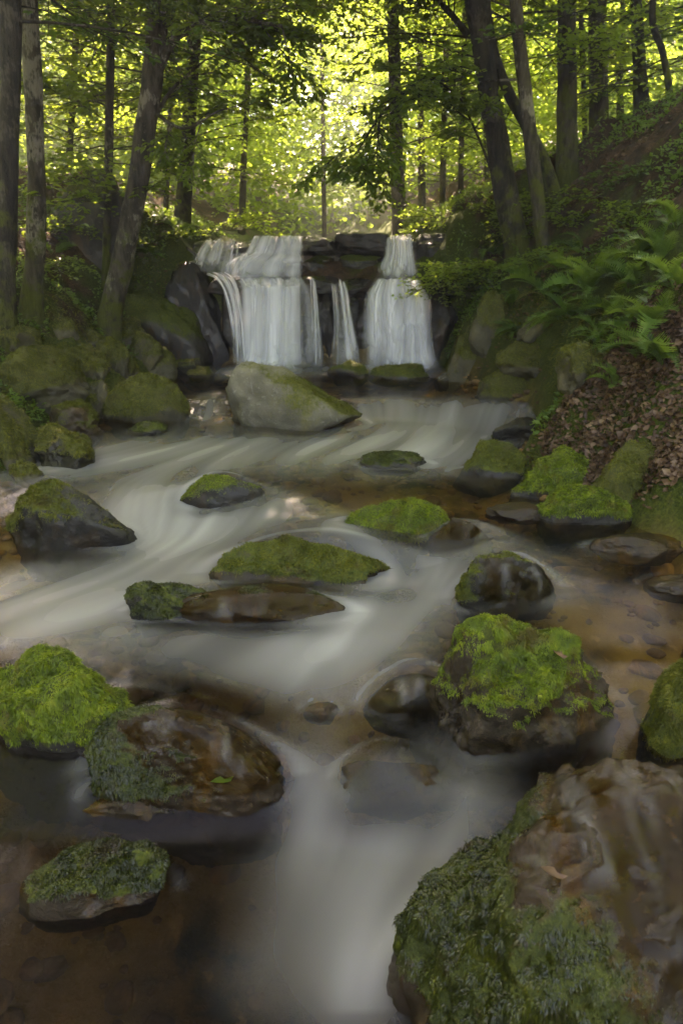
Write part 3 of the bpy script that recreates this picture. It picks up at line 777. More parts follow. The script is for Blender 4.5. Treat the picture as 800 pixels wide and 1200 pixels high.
for k, (rows, lab) in enumerate([
    ([(362, 370, 326, 10.05), (363, 371, 340, 9.92), (364, 373, 375, 9.84), (362, 376, 430, 9.72)], "thin white trickle down the dark rock next to the left waterfall"),
    ([(395, 402, 328, 10.05), (398, 406, 345, 9.9), (402, 411, 380, 9.82), (404, 418, 430, 9.72)], "slanting trickle in the middle of the dark rock"),
    ([(350, 356, 326, 10.05), (355, 362, 342, 9.92), (356, 365, 372, 9.86), (354, 368, 430, 9.76)], "short trickle curling off the ledge beside the left waterfall"),
    ([(387, 393, 330, 10.05), (390, 395, 350, 9.9), (391, 398, 390, 9.82), (388, 402, 430, 9.74)], "faint thread of water left of the slanting trickle")]):
    l = at_y(rows[-1][0], 424, 9.8)
    t_ = thing("trickle", lab, "waterfall", l, "thin trickles between the two waterfalls")
    veil(t_, l, rows, 20 + k, (0.5, .55, .3, .35)[k], 6, wide=3.0)

# ------------------------------------------------------------------ stream water
gx = np.arange(-4.2, 3.6, 0.022); gy = np.concatenate([np.arange(0.75, 5.0, 0.02), np.arange(5.0, 10.3, 0.035)])
GX, GY = np.meshgrid(gx, gy)
WZ = water_base(GX, GY)
# water piling up over and behind the overflowed stones:  (px, py, rx, ry, height)
HUMPS = [(340, 606, .42, .38, .085), (260, 570, .22, .22, .05), (560, 628, .22, .2, .05), (600, 655, .25, .25, .05), (230, 842, .25, .2, .05),
         (700, 900, .30, .25, .07), (450, 905, .16, .14, .075), (375, 800, .12, .13, .045), (620, 480, .4, .4, .05), (190, 585, .3, .3, .03), (470, 870, .2, .2, .04)]
for c, s_, k in SPILL:
    WZ += k * s_[2] * np.exp(-((GX - c[0]) / (s_[0] * .95)) ** 2 - ((GY - c[1] - s_[1] * .9) / (s_[1] * np.where(GY > c[1] + s_[1] * .9, 1.6, .7))) ** 2)
for px, py, ax, ay, h in HUMPS:
    p = at_water(px, py)
    WZ += h * np.exp(-((GX - p[0]) / ax) ** 2 - ((GY - p[1]) / ay) ** 2)
# current: downstream, bent by guides and parted by the boulders
U_ = np.zeros_like(GX); V_ = -np.ones_like(GX)
GUIDES = [(170, 590, 40, 60), (230, 640, -60, 25), (120, 680, -60, 18), (320, 600, -50, 45), (300, 560, 20, 30), (60, 720, -60, 10), (480, 690, -30, 40), (440, 740, -40, 40),
          (300, 760, -60, 12), (560, 870, -40, 60), (500, 960, -40, 60), (420, 1080, -25, 60), (380, 1150, -20, 60), (640, 840, -45, 60), (680, 720, -50, 10), (600, 690, -50, 16),
          (360, 930, -10, 40), (200, 1000, -50, 5), (450, 620, 20, 30), (500, 500, -60, 25), (560, 470, -60, 25), (420, 520, -60, 12), (200, 530, -60, 10), (60, 560, -60, 6), (620, 560, -60, 16), (250, 480, -5, 30), (460, 480, 25, 25)]
ws = np.full_like(GX, 0.35)
for px, py, dx, dy in GUIDES:
    a = at_water(px, py); b = at_water(px + dx * .3, py + dy * .3)
    d = (b - a)[:2]; d = d / np.linalg.norm(d)
    rad = 0.10 + 0.11 * a[1]
    w = np.exp(-((GX - a[0]) ** 2 + (GY - a[1]) ** 2) / rad ** 2) * 2
    U_ += w * d[0]; V_ += w * d[1]; ws += w
for c, s, lv in ROCKS:
    dx, dy = (GX - c[0]) / (s[0] * 1.05), (GY - c[1]) / (s[1] * 1.05)
    q = dx ** 2 + dy ** 2
    k = 1.4 * np.exp(-np.maximum(q - 1, 0) * 1.6)
    out_n = np.sqrt(q) + 1e-6
    nx, ny = dx / out_n, dy / out_n
    vn = U_ * nx + V_ * ny
    hit = np.where(vn < 0, 1.0, 0.5) * np.clip(k, 0, 1)
    U_ -= hit * vn * nx; V_ -= hit * vn * ny
sp = np.hypot(U_, V_) + 1e-6
U_ /= sp; V_ /= sp
def sample(A, x, y):
    fx = np.clip((x - gx[0]) / (gx[1] - gx[0]), 0, len(gx) - 1.001)
    fy = np.interp(y, gy, np.arange(len(gy))); fy = np.clip(fy, 0, len(gy) - 1.001)
    ix, iy = fx.astype(int), fy.astype(int); tx, ty = fx - ix, fy - iy
    return (A[iy, ix] * (1 - tx) * (1 - ty) + A[iy, ix + 1] * tx * (1 - ty) + A[iy + 1, ix] * (1 - tx) * ty + A[iy + 1, ix + 1] * tx * ty)
# foam patches: (px, py, rx_px, ry_px, amount)
FOAM = [(660, 690, 130, 40, .22), (720, 640, 90, 25, .2), (120, 1130, 160, 70, .2), (100, 890, 90, 26, .3), (300, 800, 120, 40, .3), (318, 431, 48, 7, .9), (465, 432, 52, 8, .9), (520, 690, 40, 30, .4), (300, 530, 320, 34, .72), (520, 525, 150, 26, .5), (600, 545, 90, 20, .3), (120, 560, 160, 26, .45), (240, 478, 26, 22, .75), (455, 480, 42, 16, .8), (560, 480, 70, 18, .65), (520, 505, 110, 16, .55), (330, 435, 170, 8, .5), (250, 440, 40, 8, .3),
        (180, 600, 75, 34, 1.1), (215, 632, 60, 26, 1.2), (120, 690, 170, 50, .75), (40, 720, 120, 40, .55), (300, 608, 70, 30, .7), (400, 640, 110, 34, .5), (250, 770, 200, 40, .35),
        (450, 690, 90, 36, .55), (420, 740, 110, 34, .65), (380, 780, 70, 40, .5), (470, 800, 60, 40, .35), (600, 660, 60, 26, .35), (560, 640, 50, 20, .35), (640, 715, 60, 12, .2),
        (600, 850, 60, 60, .45), (540, 900, 60, 60, .55), (500, 960, 90, 60, .62), (440, 1010, 100, 60, .65), (430, 1090, 90, 90, .55), (370, 1160, 120, 90, .42), (370, 950, 36, 34, .55), (330, 900, 70, 30, .25),
        (70, 930, 80, 26, .4), (110, 905, 20, 30, .4), (680, 790, 50, 50, .35), (50, 800, 60, 30, .15), (300, 1010, 120, 30, .22), (690, 870, 40, 30, .3), (380, 870, 60, 40, .3)]
foam = np.full_like(GX, 0.03)
for px, py, rx, ry, amt in FOAM:
    p = at_water(px, py)
    sxx = abs(at_water(px + rx, py)[0] - p[0]); hi = at_water(px, py - ry)[1]; lo = at_water(px, py + ry)[1]
    syy = np.where(GY > p[1], max(hi - p[1], .05), max(p[1] - lo, .05))
    foam = np.maximum(foam, 0) + amt * np.exp(-((GX - p[0]) / sxx) ** 2 - ((GY - p[1]) / syy) ** 2) * (1 - np.clip(foam, 0, 1) * 0.75)
def lic(A, steps, h):
    acc = A.copy(); wsum = 1.0
    for sgn in (1, -1):
        x, y = GX.copy(), GY.copy()
        for k in range(steps):
            u, v = sample(U_, x, y), sample(V_, x, y)
            x = x + sgn * h * u; y = y + sgn * h * v
            wk = 0.5 + 0.5 * math.cos(math.pi * (k + 1) / (steps + 1))
            acc += wk * sample(A, x, y); wsum += wk
    return acc / wsum
n1 = fbm2(GX, GY, 5, 2, 5.5); n2 = fbm2(GX, GY, 14, 2, 8.5); n3 = fbm2(GX, GY, 32, 1, 2.5)
near = sst(2.0, 5.0, GY)
st = lic(n1 * 1.0 + n2 * (0.25 + 0.35 * near) + n3 * 0.35 * near, 40, 0.026)
st = (st - st.mean()) / (st.std() + 1e-9)
foam = lic(foam, 12, 0.022)
streak = np.clip(0.55 + 0.11 * st, 0, 1)
for c, s_, lv in ROCKS:
    q = np.hypot((GX - c[0]) / (s_[0] * 1.08), (GY - c[1]) / (s_[1] * 1.08))
    foam = foam + 0.16 * np.exp(-((q - 1.05) / .12) ** 2) * np.where(GY > c[1], 1, .4)
    foam = foam * (1 - .4 * np.exp(-((GX - c[0]) / (s_[0] * .9)) ** 2 - ((GY - c[1] + s_[1] * 1.25) / (s_[1] * .55)) ** 2))
FO = np.clip(0.74 * sst(0.12, 1.15, foam) * (1 + 0.13 * st), 0.01, 0.95)
WZ = WZ + 0.004 * st * np.clip(foam, 0, 1)
me = mesh("stream_water", np.stack([GX, GY, WZ], -1).reshape(-1, 3), grid_quads(len(gy), len(gx)), M['water'], True,
          {"foam": FO.ravel(), "streak": streak.ravel(), "depth": (WZ - terrain_z(GX, GY)).ravel()})
tag(obj("stream_water", me), "silky milky stream flowing between the rocks", None, None, "structure")
# stream above the falls
ux = np.linspace(-1.7, 1.0, 30); uy = np.linspace(10.62, 22, 60); UX, UY = np.meshgrid(ux, uy)
me = mesh("upper_stream_water", np.stack([UX, UY, terrain_z(UX * 0, UY) + 0.16], -1).reshape(-1, 3), grid_quads(60, 30), M['water'], True,
          {"foam": np.full(1800, .4), "streak": np.full(1800, .5)})
tag(obj("upper_stream_water", me), "stream above the waterfall lip", None, None, "structure")

# pebbles on the stream bed
g = np.random.default_rng(12)
U0, F0 = icosphere(2)
m = 2600
x = g.uniform(-2.6, 2.1, m); y = g.uniform(1.0, 8.5, m) ; k = (x > edge_left(y)) & (x < edge_right(y) + .1); x, y = x[k], y[k]; m = len(x)
sz = 0.02 + 0.07 * g.uniform(size=m) ** 3
Gp = Geo(); variants = [rock_shape(U0, 900 + i, 6, 2.3, .05) for i in range(8)]
zz = terrain_z(x, y)
for i in range(m):
    a = g.uniform(0, 6.28); V = variants[i % 8] * np.array([1, g.uniform(.6, 1), g.uniform(.35, .6)]) * sz[i]
    V = np.stack([V[:, 0] * math.cos(a) - V[:, 1] * math.sin(a), V[:, 0] * math.sin(a) + V[:, 1] * math.cos(a), V[:, 2]], 1)
    Gp.add(V + np.array([x[i], y[i], zz[i] + sz[i] * .15]), T=F0)
tag(obj("bed_pebbles", Gp.build("bed_pebbles", M['rock_wetbrown'])), "brown pebbles lying on the stream bed", "pebbles", None, "stuff")

# ------------------------------------------------------------------ trees
GAP_P = at_water(330, 620)
GAPS = [(np.asarray(at_water(352, 622)), SUN, 0.30), (np.asarray(at_water(470, 690)), SUN, 0.14), (np.asarray(at_z(585, 740, -.05)), SUN, 0.16)]
GAP_RNG = np.random.default_rng(3)
def in_gap(P, soft=False):
    """where the canopy is open; soft: a few leaves stay, more towards the rim"""
    g = np.zeros(len(P), bool)
    for q, ax, r in GAPS:
        d = P - q; t = d @ ax
        rr = np.linalg.norm(d - t[:, None] * ax, axis=1) / r
        if soft: g |= (t > .5) & (rr < 1.25) & (GAP_RNG.uniform(size=len(P)) < 0.80 * np.clip(1.5 - 1.2 * rr, 0, 1))
        else: g |= (t > .5) & (rr < .7)
    return g

def leaves_geo(P, D, Nn, L, W, hexa=True):
    """folded leaf blades at P, pointing along D, facing Nn"""
    S = norm(np.cross(D, Nn)); Nn = np.cross(S, D)
    L = L[:, None]; W = W[:, None]
    up = Nn * (W * 0.25)
    if hexa:
        V = np.stack([P, P + D * L * .32 + S * W * .46 + up, P + D * L * .72 + S * W * .36 + up, P + D * L, P + D * L * .72 - S * W * .36 + up, P + D * L * .32 - S * W * .46 + up], 1)
        i = np.arange(len(P))[:, None] * 6
        Q = np.concatenate([i + np.array([[0, 1, 2, 3]]), i + np.array([[0, 3, 4, 5]])])
    else:
        V = np.stack([P, P + D * L * .45 + S * W * .5 + up, P + D * L, P + D * L * .45 - S * W * .5 + up], 1)
        i = np.arange(len(P))[:, None] * 4
        Q = i + np.array([[0, 1, 2, 3]])
    return V.reshape(-1, 3), Q

def bough(start, direction, length, g, leaf, nt=9, lt=14, sag=0.15, spread=0.5):
    """one branch with side twigs carrying leaves in a flattish spray; returns branch line, twig lines, leaf arrays"""
    d = norm(np.asarray(direction, float)); n = 7
    t = np.linspace(0, 1, n)
    side = norm(np.cross(d, [0, 0, 1.0])); wig = g.normal(size=2) * 0.08
    line = start + d * (t * length)[:, None] + np.array([0, 0, -1.0]) * (sag * length * t ** 2)[:, None] + side * (wig[0] * length * np.sin(3 * t) )[:, None]
    twigs, P, D = [], [], []
    for k in range(nt):
        a = 0.22 + 0.78 * (k + g.uniform(0, .8)) / nt
        p0 = np.array([np.interp(a, t, line[:, j]) for j in range(3)])
        sg = 1 if k % 2 else -1
        tw = norm(d * g.uniform(.5, 1.0) + side * sg * g.uniform(.5, 1.1) + np.array([0, 0, g.normal() * .18 - .05]))
        L = length * spread * (1.05 - 0.6 * a) * g.uniform(.7, 1.25)
        s = np.linspace(0.08, 1, lt)
        pts = p0 + tw * (s * L)[:, None] + np.array([0, 0, -.18]) * (L * s ** 2)[:, None]
        twigs.append(np.vstack([p0, pts[lt // 2], pts[-1]]))
        ts = norm(np.cross(tw, [0, 0, 1.0]))
        alt = np.where(np.arange(lt) % 2, 1, -1)[:, None]
        dd = norm(tw * 0.7 + ts * alt * 0.9 + g.normal(size=(lt, 3)) * 0.25 + np.array([0, 0, -.15]))
        P.append(pts + dd * 0.2 * leaf + g.normal(size=(lt, 3)) * leaf * .3); D.append(dd)
    return line, twigs, np.concatenate(P), np.concatenate(D)

def make_tree(label, path, y, rad, crown=None, limbs=(), material='bark', leafmat='leaf_mid', leaf=0.075, seed=0, name="tree", group="trees of the wood", flare=1.5, boughs=(), seg=14, lean_y=0.0, canopy=0, cover=(), reach=()):
    """path: points up the trunk as seen from the path of the stream, rad: half width there; crown: dict"""
    g = np.random.default_rng(seed + 1000)
    pts = [at_y(px, py, y) for px, py in path]
    dep = (pts[0] - CAM) @ np.array([0, CP, -SP])
    r0, r1 = rad[0] / 800 * dep, rad[1] / 800 * dep
    gz = float(terrain_z(pts[0][0], pts[0][1]))
    if pts[0][2] > gz - 0.1:
        d = pts[0] - pts[1]; d = d / max(abs(d[2]), .05)
        pts.insert(0, pts[0] + d * min(pts[0][2] - gz + 0.25, 1.5) * np.array([.3, .3, 1]))
    pts = np.array(pts)
    if lean_y: pts[:, 1] += lean_y * (pts[:, 2] - pts[0, 2])
    S = spline(pts, 48)
    t = np.linspace(0, 1, 48)
    hz = S[:, 2] - S[0, 2]
    rr = (r0 + (r1 - r0) * t) * (1 + (flare - 1) * np.exp(-hz / (r0 * 4 + .05)))
    loc = S[0].copy()
    tr = thing(name, label, "tree", loc, group)
    V, Q = tube(S, rr, seg, 0.16, seed)
    trunk = obj("trunk", mesh("trunk", V - loc, Q, M[material]), tr)
    W = Geo(); LP, LD, LK = [], [], []
    for lm in limbs:                                             # limbs seen in the photograph: [(px,py,dy)...], r_px0, r_px1
        lp = np.array([at_y(a, b, y + c) for a, b, c in lm[0]])
        ls = spline(lp, 24); lr = np.linspace(lm[1], lm[2], 24) / 800 * dep
        V, Q = tube(ls, lr, 8, 0.1, seed + 3)
        obj("limb", mesh("limb", V - loc, Q, M[material]), trunk)
        for k in range(lm[3] if len(lm) > 3 else 0):
            i = int(g.integers(6, 24)); a = g.uniform(0, 2 * np.pi)
            dr_ = ls[min(i + 1, 23)] - ls[max(i - 1, 0)]
            boughs = list(boughs) + [(ls[i], norm(norm(dr_) + np.array([math.cos(a), math.sin(a), g.normal() * .3]) * .9), g.uniform(.5, 1.0) * (lm[4] if len(lm) > 4 else 0.8))]
    bl = [b for b in boughs]
    if crown:
        zt0, zt1, num, ln = crown['z0'], crown['z1'], crown['n'], crown['len']
        aim = crown.get('aim')
        for k in range(num):
            z = zt0 + (zt1 - zt0) * (k + g.uniform()) / num
            p = np.array([np.interp(z, S[:, 2], S[:, j]) for j in range(3)]); p[2] = z
            a = g.uniform(0, 2 * np.pi) if aim is None else aim + g.normal() * crown.get('fan', 0.8)
            d = np.array([math.cos(a), math.sin(a), g.uniform(-.1, .45)])
            bl.append((p, d, ln * g.uniform(.55, 1.15)))
    for k in range(canopy):                                      # unseen high boughs added to shade the foreground stream
        z = g.uniform(5.4, 8.6)
        p = S[-1] * 1.0; p[2] = z
        to = math.atan2(g.uniform(-2.5, 4.0), -p[0] * g.uniform(-.5, 1.3))
        bl.append((p, np.array([math.cos(to), math.sin(to), g.uniform(-.05, .3)]), g.uniform(2.4, 5.0), 1))
    for q in reach:                                              # unseen boughs added to keep sky glare off the front boulder
        for k in range(4):
            p = S[-1] * 1.0; p[2] = g.uniform(5.4, 7.4)
            v = np.asarray(q) + g.normal(size=3) * .35 - p
            bl.append((p, v + np.array([0, 0, .12 * np.linalg.norm(v)]), np.linalg.norm(v) / .65, 1))
    for q in cover:                                              # boughs that keep the sun off these places
        for z in (5.6, 6.4, 7.3):
            tgt = np.asarray(q) + SUN * ((z - q[2]) / SUN[2]); p = S[-1] * 1.0; p[2] = z - .3
            v = tgt - p; L = np.linalg.norm(v) / .68
            v[2] += .12 * L
            bl.append((p, v, L, 1))
    for p, d, L, *hi in bl:
        line, tw, P, D = bough(np.asarray(p), d, L, g, leaf, nt=12 if hi else 9, lt=20 if hi else 14)
        if in_gap(spline(line, 40)).any(): continue
        V, Q = tube(line, np.linspace(max(.008, L * .007), .003, len(line)), 5); W.add(V, Q=Q)
        for q in tw:
            if in_gap(spline(q, 20)).any(): continue
            V, Q = tube(q, [.005, .004, .002], 3); W.add(V, Q=Q)
        LP.append(P); LD.append(D); LK.append(np.full(len(P), 1.4 if hi else 1.0))
    if LP:
        P = np.concatenate(LP); D = np.concatenate(LD)
        dens = fbm(P * 1.1 + seed, 2)
        keep = (dens > -0.28 + 0.15 * g.normal(size=len(P))) & ~in_gap(P, True)
        P, D, K = P[keep], D[keep], np.concatenate(LK)[keep]
        Nn = norm(np.array([0, 0, 1.0]) + g.normal(size=P.shape) * 0.45)
        L = K * leaf * g.uniform(.7, 1.3, len(P))
        V, Q = leaves_geo(P, D, Nn, L, L * .62, y < 10)
        obj("branches", W.build("branches", M[material], loc), tr)
        obj("crown", mesh("crown", V - loc, Q, M[leafmat], False), tr)
    return tr

T = make_tree
# left bank
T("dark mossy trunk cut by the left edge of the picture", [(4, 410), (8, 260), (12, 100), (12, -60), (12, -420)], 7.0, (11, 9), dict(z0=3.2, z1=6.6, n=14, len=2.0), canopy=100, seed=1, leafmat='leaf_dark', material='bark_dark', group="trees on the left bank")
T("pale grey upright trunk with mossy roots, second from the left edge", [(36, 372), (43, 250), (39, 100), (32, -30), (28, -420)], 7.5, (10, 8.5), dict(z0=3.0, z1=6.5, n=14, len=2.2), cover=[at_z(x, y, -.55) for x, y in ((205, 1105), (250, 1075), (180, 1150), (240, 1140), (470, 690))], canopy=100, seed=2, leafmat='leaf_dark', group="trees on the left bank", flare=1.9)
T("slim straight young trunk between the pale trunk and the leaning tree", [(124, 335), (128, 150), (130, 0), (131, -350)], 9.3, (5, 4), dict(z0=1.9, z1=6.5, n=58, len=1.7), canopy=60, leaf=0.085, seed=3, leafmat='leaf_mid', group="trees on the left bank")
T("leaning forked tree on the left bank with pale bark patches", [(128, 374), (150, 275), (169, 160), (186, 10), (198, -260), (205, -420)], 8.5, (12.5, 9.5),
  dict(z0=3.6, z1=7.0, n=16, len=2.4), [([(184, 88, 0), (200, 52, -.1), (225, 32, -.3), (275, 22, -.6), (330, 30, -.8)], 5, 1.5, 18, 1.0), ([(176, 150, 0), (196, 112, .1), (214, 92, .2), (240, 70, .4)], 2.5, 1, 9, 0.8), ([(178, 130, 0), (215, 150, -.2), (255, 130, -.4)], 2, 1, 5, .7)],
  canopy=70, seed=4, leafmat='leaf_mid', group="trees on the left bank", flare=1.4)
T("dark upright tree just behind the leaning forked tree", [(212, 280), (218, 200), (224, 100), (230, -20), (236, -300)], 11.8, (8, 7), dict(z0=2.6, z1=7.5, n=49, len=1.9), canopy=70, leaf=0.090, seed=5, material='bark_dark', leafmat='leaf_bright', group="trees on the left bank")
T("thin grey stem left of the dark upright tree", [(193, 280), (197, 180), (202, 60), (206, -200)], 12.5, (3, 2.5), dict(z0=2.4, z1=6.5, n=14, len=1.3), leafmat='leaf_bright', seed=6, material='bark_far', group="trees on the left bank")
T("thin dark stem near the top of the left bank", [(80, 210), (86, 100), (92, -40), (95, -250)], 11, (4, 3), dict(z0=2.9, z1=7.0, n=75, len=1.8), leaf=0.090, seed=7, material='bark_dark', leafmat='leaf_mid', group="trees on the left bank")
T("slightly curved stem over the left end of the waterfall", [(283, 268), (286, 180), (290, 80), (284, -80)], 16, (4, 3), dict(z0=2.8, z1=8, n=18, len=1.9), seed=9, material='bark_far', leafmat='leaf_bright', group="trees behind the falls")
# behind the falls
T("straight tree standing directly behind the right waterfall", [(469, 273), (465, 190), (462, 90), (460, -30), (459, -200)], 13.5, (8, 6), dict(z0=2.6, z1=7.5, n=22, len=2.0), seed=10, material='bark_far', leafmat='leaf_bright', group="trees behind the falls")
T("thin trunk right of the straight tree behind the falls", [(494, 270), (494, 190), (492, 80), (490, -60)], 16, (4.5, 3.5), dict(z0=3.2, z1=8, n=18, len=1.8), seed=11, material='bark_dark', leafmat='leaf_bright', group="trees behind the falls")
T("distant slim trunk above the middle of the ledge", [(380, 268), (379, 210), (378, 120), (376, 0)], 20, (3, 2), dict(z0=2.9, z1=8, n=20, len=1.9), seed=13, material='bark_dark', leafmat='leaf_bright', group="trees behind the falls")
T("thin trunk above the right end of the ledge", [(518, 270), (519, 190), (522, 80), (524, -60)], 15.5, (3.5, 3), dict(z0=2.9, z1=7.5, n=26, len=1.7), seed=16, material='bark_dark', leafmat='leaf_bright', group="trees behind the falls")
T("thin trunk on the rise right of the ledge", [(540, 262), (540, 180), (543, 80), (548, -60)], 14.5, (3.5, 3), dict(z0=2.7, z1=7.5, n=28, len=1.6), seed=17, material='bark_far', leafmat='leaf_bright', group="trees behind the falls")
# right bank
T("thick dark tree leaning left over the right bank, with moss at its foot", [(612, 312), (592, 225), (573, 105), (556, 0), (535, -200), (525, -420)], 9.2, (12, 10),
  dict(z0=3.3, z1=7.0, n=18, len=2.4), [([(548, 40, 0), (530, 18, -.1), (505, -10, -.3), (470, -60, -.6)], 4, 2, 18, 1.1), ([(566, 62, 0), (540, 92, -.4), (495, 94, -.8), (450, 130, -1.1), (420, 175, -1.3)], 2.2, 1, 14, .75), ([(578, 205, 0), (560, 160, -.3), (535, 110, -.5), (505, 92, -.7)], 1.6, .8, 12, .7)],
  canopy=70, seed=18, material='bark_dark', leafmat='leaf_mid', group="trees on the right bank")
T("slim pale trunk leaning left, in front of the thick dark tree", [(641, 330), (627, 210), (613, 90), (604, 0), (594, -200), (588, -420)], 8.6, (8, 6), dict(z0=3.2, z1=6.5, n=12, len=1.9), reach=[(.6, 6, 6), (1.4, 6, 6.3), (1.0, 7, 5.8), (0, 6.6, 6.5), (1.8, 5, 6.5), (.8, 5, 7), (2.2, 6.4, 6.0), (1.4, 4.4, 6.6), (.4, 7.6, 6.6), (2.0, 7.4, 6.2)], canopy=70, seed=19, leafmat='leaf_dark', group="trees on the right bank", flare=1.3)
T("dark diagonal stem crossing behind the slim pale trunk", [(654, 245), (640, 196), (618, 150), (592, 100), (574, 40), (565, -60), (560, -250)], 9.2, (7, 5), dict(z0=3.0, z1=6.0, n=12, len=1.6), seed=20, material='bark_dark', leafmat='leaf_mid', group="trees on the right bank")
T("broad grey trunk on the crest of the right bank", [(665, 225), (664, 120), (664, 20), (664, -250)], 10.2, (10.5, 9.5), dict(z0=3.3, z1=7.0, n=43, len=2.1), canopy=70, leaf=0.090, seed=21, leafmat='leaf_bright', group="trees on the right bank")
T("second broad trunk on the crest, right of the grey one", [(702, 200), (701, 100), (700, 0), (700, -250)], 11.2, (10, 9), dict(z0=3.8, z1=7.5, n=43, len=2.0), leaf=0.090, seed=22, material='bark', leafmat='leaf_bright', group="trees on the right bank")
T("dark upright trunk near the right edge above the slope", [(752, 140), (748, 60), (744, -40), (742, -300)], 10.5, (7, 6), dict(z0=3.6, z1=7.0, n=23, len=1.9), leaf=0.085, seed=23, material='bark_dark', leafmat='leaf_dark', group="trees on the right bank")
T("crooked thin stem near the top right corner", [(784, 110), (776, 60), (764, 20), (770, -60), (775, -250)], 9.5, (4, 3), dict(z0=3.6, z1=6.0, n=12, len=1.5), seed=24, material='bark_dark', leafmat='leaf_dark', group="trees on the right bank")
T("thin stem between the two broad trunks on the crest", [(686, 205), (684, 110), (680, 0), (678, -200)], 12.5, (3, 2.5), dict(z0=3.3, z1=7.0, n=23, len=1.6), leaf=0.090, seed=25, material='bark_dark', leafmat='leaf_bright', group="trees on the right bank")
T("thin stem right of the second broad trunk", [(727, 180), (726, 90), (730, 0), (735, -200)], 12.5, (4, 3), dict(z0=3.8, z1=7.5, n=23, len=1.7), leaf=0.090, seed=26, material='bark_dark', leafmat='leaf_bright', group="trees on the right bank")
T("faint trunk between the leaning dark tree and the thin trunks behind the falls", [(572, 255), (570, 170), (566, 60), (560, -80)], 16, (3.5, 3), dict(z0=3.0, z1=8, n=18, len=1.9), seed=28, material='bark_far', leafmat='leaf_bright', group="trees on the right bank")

# far wood that reads as one mass
g = np.random.default_rng(77)
LP, LD, LN, LS = [], [], [], []
def clumps(x, y, z, per, size, flat):
    for a, b, c, in zip(x, y, z):
        r = g.uniform(.5, 1.3); m = int(per * r)
        u = norm(g.normal(size=(m, 3))) * g.uniform(0.3, 1, size=(m, 1)) ** 0.5
        LP.append(np.array([a, b, c]) + u * np.array([r * 1.4, r * 1.4, r * flat])); LS.append(g.uniform(*size, m) * (0.7 + max(b, 12) / 40))
y = g.uniform(16, 46, 4400); x = g.uniform(-0.62, 0.62, 4400) * (y + 4)
k = ~((np.abs(x + .35) < 1.2) & (y < 24)); x, y = x[k], y[k]
gz = terrain_z(x, y); z = gz + 0.3 + (1.4 + 0.36 * y - gz) * g.uniform(size=len(x)) ** 0.9
clumps(x, y, z, 70, (.10, .22), .55)
# unseen wood along both banks, added to cut flat sky light; stream stays open
y = g.uniform(-14, 12, 1500); x = g.choice([-1, 1], 1500) * g.uniform(5.5, 16, 1500)
k = np.abs(x) > .60 * y + 2.2; x, y = x[k], y[k]
clumps(x, y, terrain_z(x, y) + g.uniform(.5, 9, len(x)), 45, (.18, .32), .6)
P = np.concatenate(LP); L = np.concatenate(LS)
D = norm(g.normal(size=P.shape) * np.array([1, 1, .4])); Nn = norm(np.array([0, 0, 1.0]) + g.normal(size=P.shape) * .5)
V, Q = leaves_geo(P, D, Nn, L, L * .65, False)
tag(obj("far_foliage", mesh("far_foliage", V, Q, M['leaf_bright'], False)), "sunlit yellow-green foliage of the far wood, with unseen screening foliage along both banks", "foliage", None, "stuff")

# ------------------------------------------------------------------ ferns
def frond_mesh(seed, n=20, L=1.0, W=0.17, arch=0.45, m_='fern'):
    g = np.random.default_rng(seed); G = Geo()
    t = np.linspace(0, 1, 24)
    ang = 0.95 - (0.95 + arch) * t ** 1.1
    dx = np.cumsum(np.cos(ang)) / 24 * L; dz = np.cumsum(np.sin(ang)) / 24 * L
    line = np.stack([dx, 0.03 * L * np.sin(3 * t + seed), dz], 1)
    V, Q = tube(line, np.linspace(.006, .002, 24) * L, 4); G.add(V, Q=Q)
    for k in range(n):
        a = 0.14 + 0.86 * (k + .5) / n
        p = np.array([np.interp(a, t, line[:, j]) for j in range(3)])
        tg = norm(np.array([np.interp(min(a + .05, 1), t, line[:, j]) for j in range(3)]) - p)
        up = norm(np.cross(tg, np.array([0, 1.0, 0]))) * -1
        l = W * L * math.sin(math.pi * min(1, a * .82 + .16)) ** 0.75 * g.uniform(.88, 1.1) * (1.15 - .25 * a)
        for sg in (-1, 1):
            d = norm(np.array([0, sg * 1.0, 0]) + tg * .38 - up * (0.22 + g.normal() * .08))
            m = 7; s = np.linspace(0, 1, m)
            wdt = l * .16 * (1 - s) ** 0.7 + .0015
            cen = p + d * (s * l)[:, None] - up * (.18 * l * s ** 2)[:, None]
            e = np.where(np.arange(m) % 2, 1.25, .6)[:, None]
            A = cen + tg * wdt[:, None] * e; Bq = cen - tg * wdt[:, None] * e
            V = np.concatenate([A, Bq]); i = np.arange(m - 1)
            G.add(V, Q=np.stack([i, i + 1, i + 1 + m, i + m], 1))
    return G.build("frond", M[m_], smooth=False)
FRONDS = [frond_mesh(s, 20, 1.0, w, a) for s, w, a in ((1, .17, .35), (2, .14, .6), (3, .19, .15), (4, .16, .8))] + [frond_mesh(5, 17, .85, .13, 1.1, 'fern_old'), frond_mesh(6, 24, 1.1, .20, .5), frond_mesh(7, 22, .9, .15, .95, 'fern_dark'), frond_mesh(8, 20, 1.0, .18, .4, 'fern_dark')]
